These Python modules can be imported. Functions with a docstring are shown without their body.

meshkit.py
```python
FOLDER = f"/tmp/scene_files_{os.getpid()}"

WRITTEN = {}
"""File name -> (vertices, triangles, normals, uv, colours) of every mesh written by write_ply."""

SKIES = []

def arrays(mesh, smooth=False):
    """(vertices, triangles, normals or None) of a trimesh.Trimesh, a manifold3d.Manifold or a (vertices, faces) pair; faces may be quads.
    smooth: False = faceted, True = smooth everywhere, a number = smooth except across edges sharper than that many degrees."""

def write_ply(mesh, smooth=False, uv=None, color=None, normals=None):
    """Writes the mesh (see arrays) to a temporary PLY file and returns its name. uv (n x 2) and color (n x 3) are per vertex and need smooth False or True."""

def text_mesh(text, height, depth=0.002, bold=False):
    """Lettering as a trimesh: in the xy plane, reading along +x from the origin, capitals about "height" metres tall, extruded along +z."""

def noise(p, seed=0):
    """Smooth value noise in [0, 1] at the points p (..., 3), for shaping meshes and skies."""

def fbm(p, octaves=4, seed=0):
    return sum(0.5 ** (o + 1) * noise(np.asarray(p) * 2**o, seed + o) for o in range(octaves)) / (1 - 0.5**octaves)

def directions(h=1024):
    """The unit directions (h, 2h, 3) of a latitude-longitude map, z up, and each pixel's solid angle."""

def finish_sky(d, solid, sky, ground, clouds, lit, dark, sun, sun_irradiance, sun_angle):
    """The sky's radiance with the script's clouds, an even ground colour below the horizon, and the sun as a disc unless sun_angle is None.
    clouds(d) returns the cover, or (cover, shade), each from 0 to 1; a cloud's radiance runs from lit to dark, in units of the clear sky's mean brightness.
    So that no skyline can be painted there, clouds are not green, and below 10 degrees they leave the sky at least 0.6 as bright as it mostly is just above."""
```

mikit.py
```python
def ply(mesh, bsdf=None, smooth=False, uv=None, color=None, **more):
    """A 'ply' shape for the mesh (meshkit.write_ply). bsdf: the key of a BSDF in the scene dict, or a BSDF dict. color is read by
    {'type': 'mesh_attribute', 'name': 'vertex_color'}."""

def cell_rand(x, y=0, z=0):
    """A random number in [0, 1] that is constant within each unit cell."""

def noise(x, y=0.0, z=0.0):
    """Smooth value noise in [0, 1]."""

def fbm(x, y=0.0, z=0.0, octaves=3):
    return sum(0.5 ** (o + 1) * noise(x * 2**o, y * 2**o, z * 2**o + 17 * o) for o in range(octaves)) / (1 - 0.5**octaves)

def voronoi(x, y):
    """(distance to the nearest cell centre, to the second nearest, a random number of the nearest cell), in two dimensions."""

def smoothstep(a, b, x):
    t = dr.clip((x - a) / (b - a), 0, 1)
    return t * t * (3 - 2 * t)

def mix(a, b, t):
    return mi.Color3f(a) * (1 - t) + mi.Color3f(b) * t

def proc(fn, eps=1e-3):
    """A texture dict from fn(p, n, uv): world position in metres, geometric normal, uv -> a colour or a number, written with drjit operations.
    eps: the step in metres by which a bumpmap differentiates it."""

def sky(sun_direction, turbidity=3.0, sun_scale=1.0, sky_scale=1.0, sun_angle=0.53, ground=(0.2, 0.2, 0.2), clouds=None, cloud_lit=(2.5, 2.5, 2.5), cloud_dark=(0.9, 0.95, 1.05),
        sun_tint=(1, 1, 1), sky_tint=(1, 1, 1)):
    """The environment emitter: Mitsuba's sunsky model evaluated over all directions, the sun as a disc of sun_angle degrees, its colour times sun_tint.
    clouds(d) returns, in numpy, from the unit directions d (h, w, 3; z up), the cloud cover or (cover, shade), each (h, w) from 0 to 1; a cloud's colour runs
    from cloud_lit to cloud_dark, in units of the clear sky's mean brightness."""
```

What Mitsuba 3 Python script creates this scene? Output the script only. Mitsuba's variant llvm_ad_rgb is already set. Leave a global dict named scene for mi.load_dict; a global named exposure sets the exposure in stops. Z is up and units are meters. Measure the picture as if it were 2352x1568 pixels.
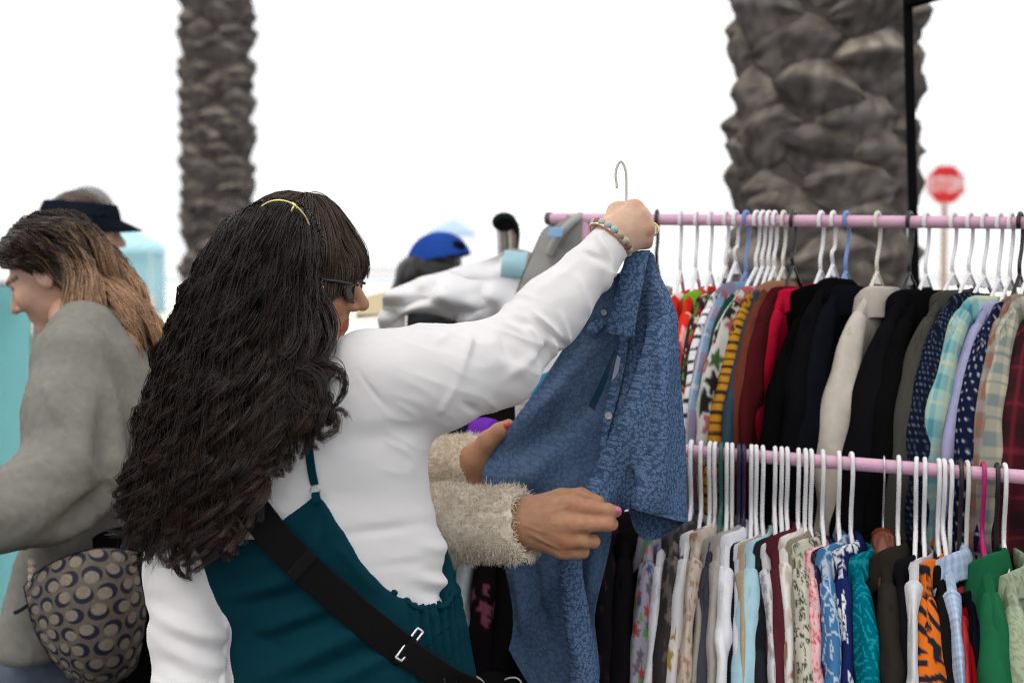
import math
import numpy as np
import trimesh
import drjit as dr
import mitsuba as mi
import mikit, meshkit
from mikit import proc, noise, fbm, voronoi, smoothstep, mix

scene, labels = {}, {}
T = mi.ScalarTransform4f
# ---------------------------------------------------------------- camera, sky, exposure
CAM = np.array([0.0, 0.0, 1.5])
FOC = 3231.0                                   # focal length in units of a 2352 x 1568 frame
PITCH = math.atan(144 / FOC)
FWD = np.array([0, math.cos(PITCH), -math.sin(PITCH)])
UPV = np.array([0, math.sin(PITCH), math.cos(PITCH)])
scene['camera'] = {'type': 'thinlens', 'fov': 2 * math.degrees(math.atan(1176 / FOC)), 'fov_axis': 'x',
                   'to_world': T().look_at(origin=CAM.tolist(), target=(CAM + FWD).tolist(), up=[0, 0, 1]),
                   'aperture_radius': 0.0066, 'focus_distance': 2.06, 'near_clip': 0.05, 'far_clip': 2000.0}
scene['sky'] = mikit.sky([-0.35, -0.45, 0.85], turbidity=4, sun_scale=0.1, sun_angle=28, clouds=lambda d: (np.ones(d.shape[:2]), 0.25 * meshkit.fbm(d * [3, 3, 9], 3)),
                         cloud_lit=(2.5, 2.52, 2.55), cloud_dark=(2.1, 2.14, 2.2), ground=(0.16, 0.155, 0.145))
exposure = 2.2


def at(px, py, Y):
    """The point of the site at depth Y (metres north of the camera) that stands at px, py of my 2352 x 1568 survey of the photograph."""
    d = FWD + (px - 1176) / FOC * np.array([1.0, 0, 0]) - (py - 784) / FOC * UPV
    return CAM + d * (Y / d[1])


# ---------------------------------------------------------------- scene helpers
def thing(name, label, cat, group=None):
    key, k = name, 0
    while key in labels or key in scene:
        k += 1
        key = f'{name}_{k:03d}'
    labels[key] = {'label': label, 'category': cat}
    if group:
        labels[key]['group'] = group
    return key


def put(parent, part, mesh, bsdf, color=None, smooth=True, uv=None, label=None, kind=None, **more):
    """One part of a thing (or the thing itself when part is None): one entry of scene."""
    key = base = parent if part is None else parent + '__' + part
    k = 0
    while key in scene:
        k += 1
        key = f'{base}_{k:03d}'
    v, f = (mesh[0], mesh[1]) if isinstance(mesh, tuple) else (np.array(mesh.vertices), np.array(mesh.faces)) if hasattr(mesh, 'faces') else (lambda m: (m.vert_properties[:, :3], m.tri_verts))(mesh.to_mesh())
    v, f = np.asarray(v, float), np.asarray(f)
    if color is not None:
        color = np.asarray(color, float)
        color = np.tile(color, (len(v), 1)) if color.ndim == 1 else color
    scene[key] = mikit.ply((v, f), bsdf, smooth=smooth, uv=uv, color=color, **more)
    if label or kind:
        labels.setdefault(key, {})
        if label: labels[key]['label'] = label
        if kind: labels[key]['kind'] = kind
    return key


def struct(name, mesh, bsdf, label, cat=None, **kw):
    put(name, None, mesh, bsdf, **kw)
    labels[name] = {'label': label, 'kind': 'structure'}
    if cat: labels[name]['category'] = cat


VC = {'type': 'mesh_attribute', 'name': 'vertex_color'}


def rgb(*c):
    return {'type': 'rgb', 'value': list(c)}


def principled(key, color, rough, spec=0.5, **more):
    scene[key] = {'type': 'twosided', 'b': {'type': 'principled', 'base_color': color, 'roughness': rough, 'specular': spec, **more}}


def bumped(key, inner, fn, scale, eps=1e-3):
    scene[key] = {'type': 'twosided', 'b': {'type': 'bumpmap', 'tex': proc(fn, eps), 'scale': scale, 'b': inner}}


scene['fabric'] = {'type': 'twosided', 'b': {'type': 'diffuse', 'reflectance': VC}}
scene['wool'] = {'type': 'twosided', 'b': {'type': 'diffuse', 'reflectance': VC}}
bumped('skin', {'type': 'principled', 'base_color': VC, 'roughness': 0.5, 'specular': 0.35}, lambda p, n, uv: noise(p.x * 900, p.y * 900, p.z * 900) + 0.7 * noise(p.x * 380, p.y * 380, p.z * 380), 0.00035, 3e-4)
principled('hair', VC, 0.32, 0.42)
principled('plastic', VC, 0.3, 0.5)
scene['bark'] = {'type': 'twosided', 'b': {'type': 'diffuse', 'reflectance': VC}}
principled('gloss', VC, 0.15, 0.6)
scene['steel'] = {'type': 'twosided', 'b': {'type': 'roughconductor', 'material': 'Cr', 'alpha': 0.2}}
scene['gold'] = {'type': 'twosided', 'b': {'type': 'roughconductor', 'material': 'Au', 'alpha': 0.25}}

# ---------------------------------------------------------------- modelling helpers
nz = meshkit.noise


def cat_mesh(parts):
    vs, fs, n = [], [], 0
    for v, f in parts:
        vs.append(np.asarray(v)); fs.append(np.asarray(f) + n); n += len(v)
    return np.vstack(vs), np.vstack(fs)


def grid_faces(m, n, wrap=False, flip=False):
    """Triangles of an m x n grid (rows x columns); wrap joins the last column to the first."""
    i, j = np.meshgrid(np.arange(m - 1), np.arange(n if wrap else n - 1), indexing='ij')
    a, b, c, d = i * n + j, i * n + (j + 1) % n, (i + 1) * n + (j + 1) % n, (i + 1) * n + j
    q = np.stack([a, b, c, d], -1).reshape(-1, 4)
    if flip: q = q[:, ::-1]
    return np.vstack([q[:, [0, 1, 2]], q[:, [0, 2, 3]]])


def spline(pts, n):
    """A smooth curve through the points, n samples evenly in chord length; works for any number of columns."""
    from scipy.interpolate import CubicSpline, PchipInterpolator
    p = np.asarray(pts, float)
    s = np.concatenate([[0], np.cumsum(np.linalg.norm(np.diff(p[:, :3], axis=0), axis=1))])
    return (CubicSpline if len(p) > 2 else PchipInterpolator)(s, p)(np.linspace(0, s[-1], n))


def frames(p, up=(0, 0, 1.0)):
    t = np.gradient(p, axis=0)
    t /= np.linalg.norm(t, axis=1, keepdims=True) + 1e-12
    a = np.cross(np.broadcast_to(up, t.shape), t)
    a /= np.linalg.norm(a, axis=1, keepdims=True) + 1e-9
    return t, a, np.cross(t, a)


def tube(pts, r, sides=10, n=None, ra=None, caps=True):
    """A round (or, with ra, elliptical) tube along points; parallel-transported frame."""
    p = np.asarray(pts, float)
    if n: p = spline(p, n)
    m = len(p)
    r = np.broadcast_to(np.asarray(r, float), (m,)) if np.ndim(r) == 0 or len(r) == m else np.interp(np.linspace(0, 1, m), np.linspace(0, 1, len(r)), r)
    t = np.gradient(p, axis=0); t /= np.linalg.norm(t, axis=1, keepdims=True) + 1e-12
    a = np.zeros_like(p)
    x = np.cross(t[0], [0, 0, 1.0] if abs(t[0][2]) < 0.9 else [1.0, 0, 0])
    for i in range(m):
        x = x - t[i] * (x @ t[i]); x /= np.linalg.norm(x) + 1e-12; a[i] = x
    b = np.cross(t, a)
    ang = np.arange(sides) * 2 * np.pi / sides
    v = p[:, None] + r[:, None, None] * (np.cos(ang)[None, :, None] * a[:, None] + np.sin(ang)[None, :, None] * b[:, None])
    v, f = v.reshape(-1, 3), grid_faces(m, sides, wrap=True)
    if caps:
        k = len(v); v = np.vstack([v, p[:1] - t[:1] * r[0] * .5, p[-1:] + t[-1:] * r[-1] * .5]); j = np.arange(sides)
        f = np.vstack([f, np.stack([(j + 1) % sides, j, j * 0 + k], 1), np.stack([(m - 1) * sides + j, (m - 1) * sides + (j + 1) % sides, j * 0 + k + 1], 1)])
    return v, f


def box(lo, hi):
    m = trimesh.creation.box(extents=np.subtract(hi, lo)); m.apply_translation(np.add(lo, hi) / 2)
    return np.array(m.vertices), np.array(m.faces)


def ball(c, r, sub=2):
    m = trimesh.creation.icosphere(subdivisions=sub)
    return np.array(m.vertices) * r + c, np.array(m.faces)


def normals(v, f):
    n = np.zeros_like(v); fn = np.cross(v[f[:, 1]] - v[f[:, 0]], v[f[:, 2]] - v[f[:, 0]])
    for k in range(3): np.add.at(n, f[:, k], fn)
    return n / (np.linalg.norm(n, axis=1, keepdims=True) + 1e-20)


def surface_nets(fn, lo, hi, h):
    """The zero surface of fn(points) as a smooth quad mesh."""
    lo, hi = np.asarray(lo, float), np.asarray(hi, float)
    n = np.ceil((hi - lo) / h).astype(int) + 1
    ax = [lo[k] + h * np.arange(n[k]) for k in range(3)]
    F = np.empty(n)
    for i in range(0, n[0], 16):
        g = np.stack(np.meshgrid(ax[0][i:i + 16], ax[1], ax[2], indexing='ij'), -1)
        F[i:i + 16] = fn(g.reshape(-1, 3)).reshape(g.shape[:3])
    S = F < 0
    acc, cnt = np.zeros((*(n - 1), 3)), np.zeros(n - 1)
    cs = [slice(0, -1), slice(1, None)]
    for k in range(3):
        o = [a for a in range(3) if a != k]
        for p in (0, 1):
            for q in (0, 1):
                s0, s1 = [None] * 3, [None] * 3
                s0[k], s1[k] = cs[0], cs[1]
                s0[o[0]] = s1[o[0]] = cs[p]; s0[o[1]] = s1[o[1]] = cs[q]
                a, b = F[tuple(s0)], F[tuple(s1)]
                x = S[tuple(s0)] != S[tuple(s1)]
                t = np.where(x, a / np.where(x, a - b, 1), 0)
                off = np.zeros(3); off[o[0]], off[o[1]] = p, q
                acc[x] += off
                acc[..., k] += t
                cnt += x
    on = cnt > 0
    idx = np.full(n - 1, -1); idx[on] = np.arange(on.sum())
    base = np.stack(np.meshgrid(*[np.arange(m - 1) for m in n], indexing='ij'), -1)[on]
    v = lo + h * (base + acc[on] / cnt[on][:, None])
    quads = []
    for k in range(3):
        o = [(k + 1) % 3, (k + 2) % 3]
        sl0, sl1 = [slice(1, -1)] * 3, [slice(1, -1)] * 3
        sl0[k], sl1[k] = slice(0, -1), slice(1, None)
        a, b = S[tuple(sl0)], S[tuple(sl1)]
        w = np.argwhere(a != b)
        flip = a[a != b]
        c = np.array(w); c[:, o[0]] += 1; c[:, o[1]] += 1
        def at_(d0, d1):
            e = c.copy(); e[:, o[0]] -= d0; e[:, o[1]] -= d1
            return idx[e[:, 0], e[:, 1], e[:, 2]]
        q = np.stack([at_(1, 1), at_(0, 1), at_(0, 0), at_(1, 0)], 1)
        q[~flip] = q[~flip][:, ::-1]
        quads.append(q)
    q = np.vstack(quads); q = q[(q >= 0).all(1)]
    return v, np.vstack([q[:, [0, 1, 2]], q[:, [0, 2, 3]]])


def relax(v, f, n=1, lam=0.5):
    for _ in range(n):
        s, c = np.zeros_like(v), np.zeros(len(v))
        for a, b in ((0, 1), (1, 2), (2, 0)):
            np.add.at(s, f[:, a], v[f[:, b]]); np.add.at(c, f[:, a], 1)
            np.add.at(s, f[:, b], v[f[:, a]]); np.add.at(c, f[:, b], 1)
        v = v + lam * (s / np.maximum(c, 1)[:, None] - v)
    return v


def smin(a, b, k):
    h = np.maximum(k - np.abs(a - b), 0) / k
    return np.minimum(a, b) - h * h * k * 0.25


def cone(p, a, b, ra, rb):
    a, b = np.asarray(a, float), np.asarray(b, float)
    d = b - a
    t = np.clip((p - a) @ d / (d @ d), 0, 1)
    return np.linalg.norm(p - a - t[:, None] * d, axis=1) - (ra + (rb - ra) * t)


def ell(p, c, r, R=None):
    q = p - np.asarray(c, float)
    if R is not None: q = q @ R
    r = np.asarray(r, float)
    k0, k1 = np.linalg.norm(q / r, axis=1), np.linalg.norm(q / (r * r), axis=1)
    return k0 * (k0 - 1) / np.maximum(k1, 1e-9)


def chain(p, pts, k=0.02):
    """Smooth union of tapered bones through [(point, radius), ...]."""
    d = None
    for (a, ra), (b, rb) in zip(pts[:-1], pts[1:]):
        e = cone(p, a, b, ra, rb)
        d = e if d is None else smin(d, e, k)
    return d


def bounds(pts, pad):
    q = np.array([np.asarray(a) for a, _ in pts]); r = max(x for _, x in pts)
    return q.min(0) - r - pad, q.max(0) + r + pad


def ridges(v, n, segs):
    """Cloth folds: each (a, b, width, height) lifts the surface along its normal in a soft ridge (height < 0: a crease) near the segment a-b."""
    out = v.copy()
    for a, b, w, hgt in segs:
        a, b = np.asarray(a, float), np.asarray(b, float)
        d = b - a
        t = np.clip((v - a) @ d / (d @ d), 0, 1)
        dist = np.linalg.norm(v - a - t[:, None] * d, axis=1)
        out += n * (hgt * np.exp(-(dist / w) ** 2) * np.sin(np.pi * np.clip(t * 0.9 + 0.05, 0, 1)) ** 0.6)[:, None]
    return out


def rotz(a):
    c, s = math.cos(a), math.sin(a); return np.array([[c, -s, 0], [s, c, 0], [0, 0, 1.0]])


def rotx(a):
    c, s = math.cos(a), math.sin(a); return np.array([[1.0, 0, 0], [0, c, -s], [0, s, c]])


def roty(a):
    c, s = math.cos(a), math.sin(a); return np.array([[c, 0, s], [0, 1.0, 0], [-s, 0, c]])


def patch(ctrl, nu, nv):
    """A smooth sheet through a grid of control points (rows x columns x 3) -> (nu, nv, 3)."""
    from scipy.interpolate import CubicSpline, make_interp_spline
    c = np.asarray(ctrl, float)
    def go(a, n):
        k = min(3, len(a) - 1)
        return make_interp_spline(np.linspace(0, 1, len(a)), a, k=k)(np.linspace(0, 1, n))
    c = go(c, nu)
    return go(c.swapaxes(0, 1), nv).swapaxes(0, 1)


def sheet(P, thick=0.0):
    """Mesh of a grid of points, given a thickness (closed at its rim)."""
    m, n = P.shape[:2]
    v, f = P.reshape(-1, 3), grid_faces(m, n)
    if not thick: return v, f
    nn = normals(v, f); k = len(v)
    idx = np.arange(k).reshape(m, n)
    rim = np.concatenate([idx[0, :-1], idx[:-1, -1], idx[-1, :0:-1], idx[:0:-1, 0]])
    nx = np.roll(rim, -1)
    side = np.vstack([np.stack([rim, rim + k, nx + k], 1), np.stack([rim, nx + k, nx], 1)])
    return np.vstack([v, v - nn * thick]), np.vstack([f, f[:, ::-1] + k, side])
# ================================================================ people: shared builders
SKIN_A, SKIN_B = np.array([0.62, 0.40, 0.29]), np.array([0.36, 0.185, 0.105])


def head_sdf(p, O, R, s=1.0, neck=True):
    """A human head; local x to its right ear, y to its nose, z up; O the point between the ears."""
    q = (p - O) @ R / s
    d = smin(ell(q, (0, -0.014, 0.03), (0.073, 0.092, 0.086)), ell(q, (0, 0.03, -0.036), (0.057, 0.06, 0.077)), 0.03)
    d = smin(d, np.linalg.norm(q - [0, 0.072, -0.1], axis=1) - 0.019, 0.025)
    d = smin(d, cone(q, (-0.034, 0.076, 0.02), (0.034, 0.076, 0.02), 0.014, 0.014), 0.015)
    for x in (-1, 1):
        d = smin(d, np.linalg.norm(q - [x * 0.036, 0.062, -0.026], axis=1) - 0.027, 0.02)
        e = np.linalg.norm(q - [x * 0.032, 0.1, 0.001], axis=1) - 0.015
        d = -smin(-d, e, 0.014)
        d = np.minimum(d, np.linalg.norm(q - [x * 0.031, 0.0755, 0.0], axis=1) - 0.0125)
        d = smin(d, np.maximum(ell(q, (x * 0.076, -0.006, -0.008), (0.011, 0.02, 0.032)), -ell(q, (x * 0.085, -0.002, -0.004), (0.007, 0.011, 0.018))), 0.006)
    d = smin(d, cone(q, (0, 0.086, 0.012), (0, 0.111, -0.027), 0.008, 0.0115), 0.013)
    for x in (-1, 1):
        d = smin(d, np.linalg.norm(q - [x * 0.0115, 0.098, -0.034], axis=1) - 0.0075, 0.008)
    d = smin(d, cone(q, (-0.017, 0.083, -0.0585), (0.017, 0.083, -0.0585), 0.006, 0.006), 0.009)
    d = smin(d, cone(q, (-0.014, 0.083, -0.0695), (0.014, 0.083, -0.0695), 0.0075, 0.0075), 0.007)
    if neck: d = smin(d, cone(q, (0, -0.02, -0.06), (0, -0.05, -0.17), 0.05, 0.056), 0.03)
    return d * s


def face_color(v, O, R, skin, s=1.0):
    q = (v - O) @ R / s
    c = np.tile(skin, (len(v), 1)) * (0.92 + 0.16 * nz(v * 60)[:, None])
    front = q[:, 1] > 0.05
    lips = front & (np.abs(q[:, 0]) < 0.021) & (np.abs(q[:, 2] + 0.064) < 0.0105) & (q[:, 1] > 0.078)
    c[lips] = skin * [0.78, 0.45, 0.45]
    for x in (-1, 1):
        e = np.linalg.norm(q - [x * 0.031, 0.0755, 0.0], axis=1) < 0.0131
        c[e] = (0.55, 0.52, 0.5)
        c[e & (np.hypot(q[:, 0] - x * 0.031, q[:, 2]) < 0.006)] = (0.03, 0.02, 0.015)
        lid = front & (np.abs(q[:, 0] - x * 0.031) < 0.016) & (np.abs(q[:, 2] - 0.006) < 0.003)
        c[lid] = skin * 0.3
        brow = front & (np.abs(q[:, 0] - x * 0.033) < 0.021) & (np.abs(q[:, 2] - 0.026 + 0.25 * np.abs(np.abs(q[:, 0]) - 0.03)) < 0.0045)
        c[brow] = skin * 0.22
        ch = np.linalg.norm(q - [x * 0.042, 0.075, -0.03], axis=1)
        c *= 1 - (0.14 * np.exp(-(ch / 0.02) ** 2))[:, None] * np.array([0, 1.0, 0.9])
    return c


def loft_sdf(p, zs, xl, xr, yc, b):
    """Distance to a body whose slice at height z is the ellipse between x = xl and xr, of half depth b about y = yc (arrays over rising zs)."""
    z = p[:, 2]
    i = lambda a: np.interp(z, zs, a)
    l, r = i(xl), i(xr)
    a, bb = np.maximum((r - l) / 2, 1e-3), np.maximum(i(b), 1e-3)
    qx, qy = p[:, 0] - (l + r) / 2, p[:, 1] - i(yc)
    k0, k1 = np.hypot(qx / a, qy / bb), np.hypot(qx / a ** 2, qy / bb ** 2)
    d = k0 * (k0 - 1) / np.maximum(k1, 1e-9)
    return np.maximum(d, np.maximum(z - zs[-1], zs[0] - z))


def smooth_rows(rows, n=80):
    """Rows (z, xl, xr, yc, b) resampled smoothly, rising in z."""
    from scipy.interpolate import PchipInterpolator
    r = np.array(sorted(rows)); z = np.linspace(r[0, 0], r[-1, 0], n)
    return [z] + [PchipInterpolator(r[:, 0], r[:, k])(z) for k in range(1, 5)]


def strands(curves, radius, sides=3):
    """Many hairs (n, m, 3) of radius (m,) or (n, m) as thin tapered tubes in one mesh."""
    c = np.asarray(curves)
    n, m = c.shape[:2]
    t = np.gradient(c, axis=1); t /= np.linalg.norm(t, axis=2, keepdims=True) + 1e-12
    a = np.cross(t, [0.31, 0.92, 0.2]); a /= np.linalg.norm(a, axis=2, keepdims=True) + 1e-9
    b = np.cross(t, a)
    r = np.broadcast_to(radius, (n, m))[..., None, None]
    g = np.arange(sides) * 2 * np.pi / sides
    v = c[:, :, None] + r * (np.cos(g)[:, None] * a[:, :, None] + np.sin(g)[:, None] * b[:, :, None])
    f = grid_faces(m, sides, wrap=True)
    f = (f[None] + (np.arange(n) * m * sides)[:, None, None]).reshape(-1, 3)
    return v.reshape(-1, 3), f


# ================================================================ the woman in white and teal, seen from behind
Y0 = 2.02


def row(py, xl, xr, yc=Y0, b=0.105):
    return at(0, py, yc)[2], at(xl, py, yc)[0], at(xr, py, yc)[0], yc, b


torso = smooth_rows([row(800, 575, 715, 1.99, 0.05), row(850, 545, 790, 1.99, 0.07), row(900, 490, 870, 1.995, 0.09), row(960, 440, 940, 2.0, 0.102), row(1040, 410, 980, 2.01, 0.112), row(1130, 402, 988, Y0, 0.115),
                     row(1200, 402, 1006, Y0, 0.112), row(1290, 412, 1021, Y0, 0.107), row(1360, 462, 1024, Y0, 0.1), row(1440, 513, 1030, Y0, 0.1), row(1568, 500, 1058, Y0, 0.115), row(1750, 430, 1120, Y0, 0.14),
                     (0.72, *row(1900, 400, 1140)[1:3], Y0, 0.14)])
dressrows = smooth_rows([row(1040, 410, 985, Y0, 0.112), row(1130, 402, 993, Y0, 0.115), row(1200, 402, 1013, Y0, 0.112), row(1290, 412, 1030, Y0, 0.107), row(1360, 462, 1041, Y0, 0.103), row(1440, 513, 1058, Y0, 0.106), row(1500, 506, 1072, Y0, 0.112),
                         row(1568, 496, 1086, Y0, 0.12), row(1750, 420, 1140, Y0, 0.15), (0.55, *row(1900, 360, 1190)[1:3], Y0, 0.17), (0.06, *row(1900, 330, 1230)[1:3], Y0, 0.2)])
R_SH, R_EL, R_WR = at(850, 872, 1.985), at(1135, 838, 2.06), at(1405, 556, 2.15)
R_ARM = [(R_SH, 0.073), (at(1000, 868, 2.02), 0.0715), (R_EL, 0.058), (at(1270, 710, 2.11), 0.0465), (R_WR, 0.033)]
L_ARM = [(at(432, 1090, 2.03), 0.056), (at(427, 1310, 1.99), 0.056), (at(434, 1440, 1.97), 0.053), (at(441, 1580, 1.95), 0.05), (at(470, 1690, 1.97), 0.045), (at(560, 1650, 2.25), 0.034)]


def w_arms(p):
    return smin(chain(p, R_ARM, 0.03), chain(p, L_ARM, 0.02), 0.02)


def w_top(p):
    t = loft_sdf(p, *torso)
    d = smin(t, chain(p, R_ARM, 0.03), 0.05)
    return smin(d, chain(p, L_ARM, 0.02), 0.022)


HEAD = at(618, 672, 1.985)
HEAD_R = rotz(math.radians(-24)) @ rotx(math.radians(-12)) @ roty(math.radians(-5))
person = thing('person', 'woman in white top and teal dress seen from behind, dark wavy hair, raising a shirt', 'person')


def fist(p):
    W = at(1402, 549, 2.15)
    K = [at(1457, 477, 2.165), at(1474, 497, 2.158), at(1485, 523, 2.158), at(1482, 551, 2.165)]
    kr = [0.0125, 0.0128, 0.0122, 0.0112]
    d = cone(p, at(1385, 580, 2.14), W, 0.028, 0.0275)
    for i, k in enumerate(K):
        base = W + (np.array([0.35, 0, 0.35]) * (1.2 - 0.8 * i)) * 0.012 + [0, -0.004, (1.5 - i) * 0.008]
        d = smin(d, cone(p, base, k, 0.0175, kr[i]), 0.016)
    # the fingers leave the knuckles away from us, and curl round the hanger's neck
    for i, k in enumerate(K):
        a = k + [0.011 - 0.002 * i, 0.028, -0.004]; b = k + [-0.012, 0.046, -0.006]; c = k + [-0.03, 0.03, -0.004]
        d = smin(d, cone(p, k, a, kr[i], 0.0102), 0.006)
        d = np.minimum(d, smin(cone(p, a, b, 0.01, 0.0092), cone(p, b, c, 0.0092, 0.0082), 0.004))
    th = [(at(1400, 520, 2.17), 0.017), (at(1422, 486, 2.19), 0.0145), (at(1448, 477, 2.206), 0.011), (at(1466, 484, 2.216), 0.0095)]
    d = smin(d, chain(p, th, 0.008), 0.012)
    d = d - 0.0009 * np.exp(-((np.linalg.norm(p - K[1], axis=1)) / 0.008) ** 2)
    return d


v, f = surface_nets(lambda p: smin(np.maximum(loft_sdf(p, *torso) + 0.012, -1), smin(smin(head_sdf(p, HEAD, HEAD_R, 0.93, neck=False), cone(p, at(645, 700, 2.0), at(640, 830, 2.02), 0.045, 0.055), 0.03), smin(chain(p, [(a, r - 0.011) for a, r in R_ARM], 0.02), chain(p, [(a, r - 0.011) for a, r in L_ARM], 0.02), 0.01), 0.02), 0.03),
                    at(330, 1950, 2.3) * [1, 0, 1] + [-0.3, 1.75, 0], [0.2, 2.3, 1.75], 0.008)
hv, hf = surface_nets(fist, at(1350, 640, 2.1) * [1, 0, 1] + [0, 2.08, 0], at(1530, 430, 2.2) * [1, 0, 1] + [0.01, 2.25, 0], 0.0021)
hv = relax(hv, hf, 4)
legs = []
for x in (640, 900):
    lp = [(at(x, 1800, 2.02), 0.085), (np.array([at(x, 0, 2.02)[0], 2.0, 0.5]), 0.055), (np.array([at(x, 0, 2.02)[0], 2.03, 0.09]), 0.04), (np.array([at(x, 0, 2.02)[0], 2.16, 0.035]), 0.034)]
    legs.append(surface_nets(lambda p: chain(p, lp, 0.03), *[b for b in bounds(lp, 0.01)], 0.012))
bv, bf = cat_mesh([(v, f), (hv, hf)] + legs)
bc = np.tile(SKIN_A, (len(bv), 1)) * (1 + (meshkit.fbm(bv * 90, 3)[:, None] - .5) * np.array([0.2, 0.34, 0.38]))
kn = np.exp(-(np.min([np.linalg.norm(bv - k, axis=1) for k in (at(1468, 465, 2.16), at(1498, 530, 2.15), at(1505, 555, 2.16))], axis=0) / 0.014) ** 2)
bc = bc * (1 - kn[:, None] * np.array([0.08, 0.26, 0.3]))
put(person, 'body', (bv, bf), 'skin', bc)

# ---- white long-sleeved top
v, f = surface_nets(lambda p: np.maximum(w_top(p) + 0.002 * np.sin(p[:, 0] * 0), np.maximum((p - at(1396, 549, 2.15)) @ (lambda d: d / np.linalg.norm(d))(R_WR - at(1270, 710, 2.11)), -(p[:, 2] - 0.8))),
                    [at(330, 0, 2.0)[0] - 0.02, 1.86, 0.84], [at(1450, 0, 2.15)[0] + 0.02, 2.3, at(0, 490, 2.15)[2] + 0.02], 0.0038)
n = normals(v, f)


def YS(px):  # depth of the near side of the raised arm
    return float(np.interp(px, [700, 900, 1000, 1135, 1270, 1400], [1.9, 1.905, 1.95, 2.0, 2.06, 2.115]))


def fold(*seg):
    return [(np.array(at(a, b, YS(a))) * [1, .3, 1], np.array(at(c, d, YS(c))) * [1, .3, 1], w * 0.8, h * 1.75) for a, b, c, d, w, h in seg]


def folded(v, n, segs, side=-1):
    q = v * [1, .3, 1]
    m = np.clip(-n[:, 1] * 2.5 + 0.4, 0, 1)
    out = v.copy()
    for a, b, w, hgt in segs:
        d = b - a
        t = np.clip((q - a) @ d / (d @ d), 0, 1)
        dist = np.linalg.norm(q - a - t[:, None] * d, axis=1)
        out += n * (m * hgt * np.exp(-(dist / w) ** 2) * np.sin(np.pi * np.clip(t * 0.86 + 0.07, 0, 1)) ** 0.7)[:, None]
    return out


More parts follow.
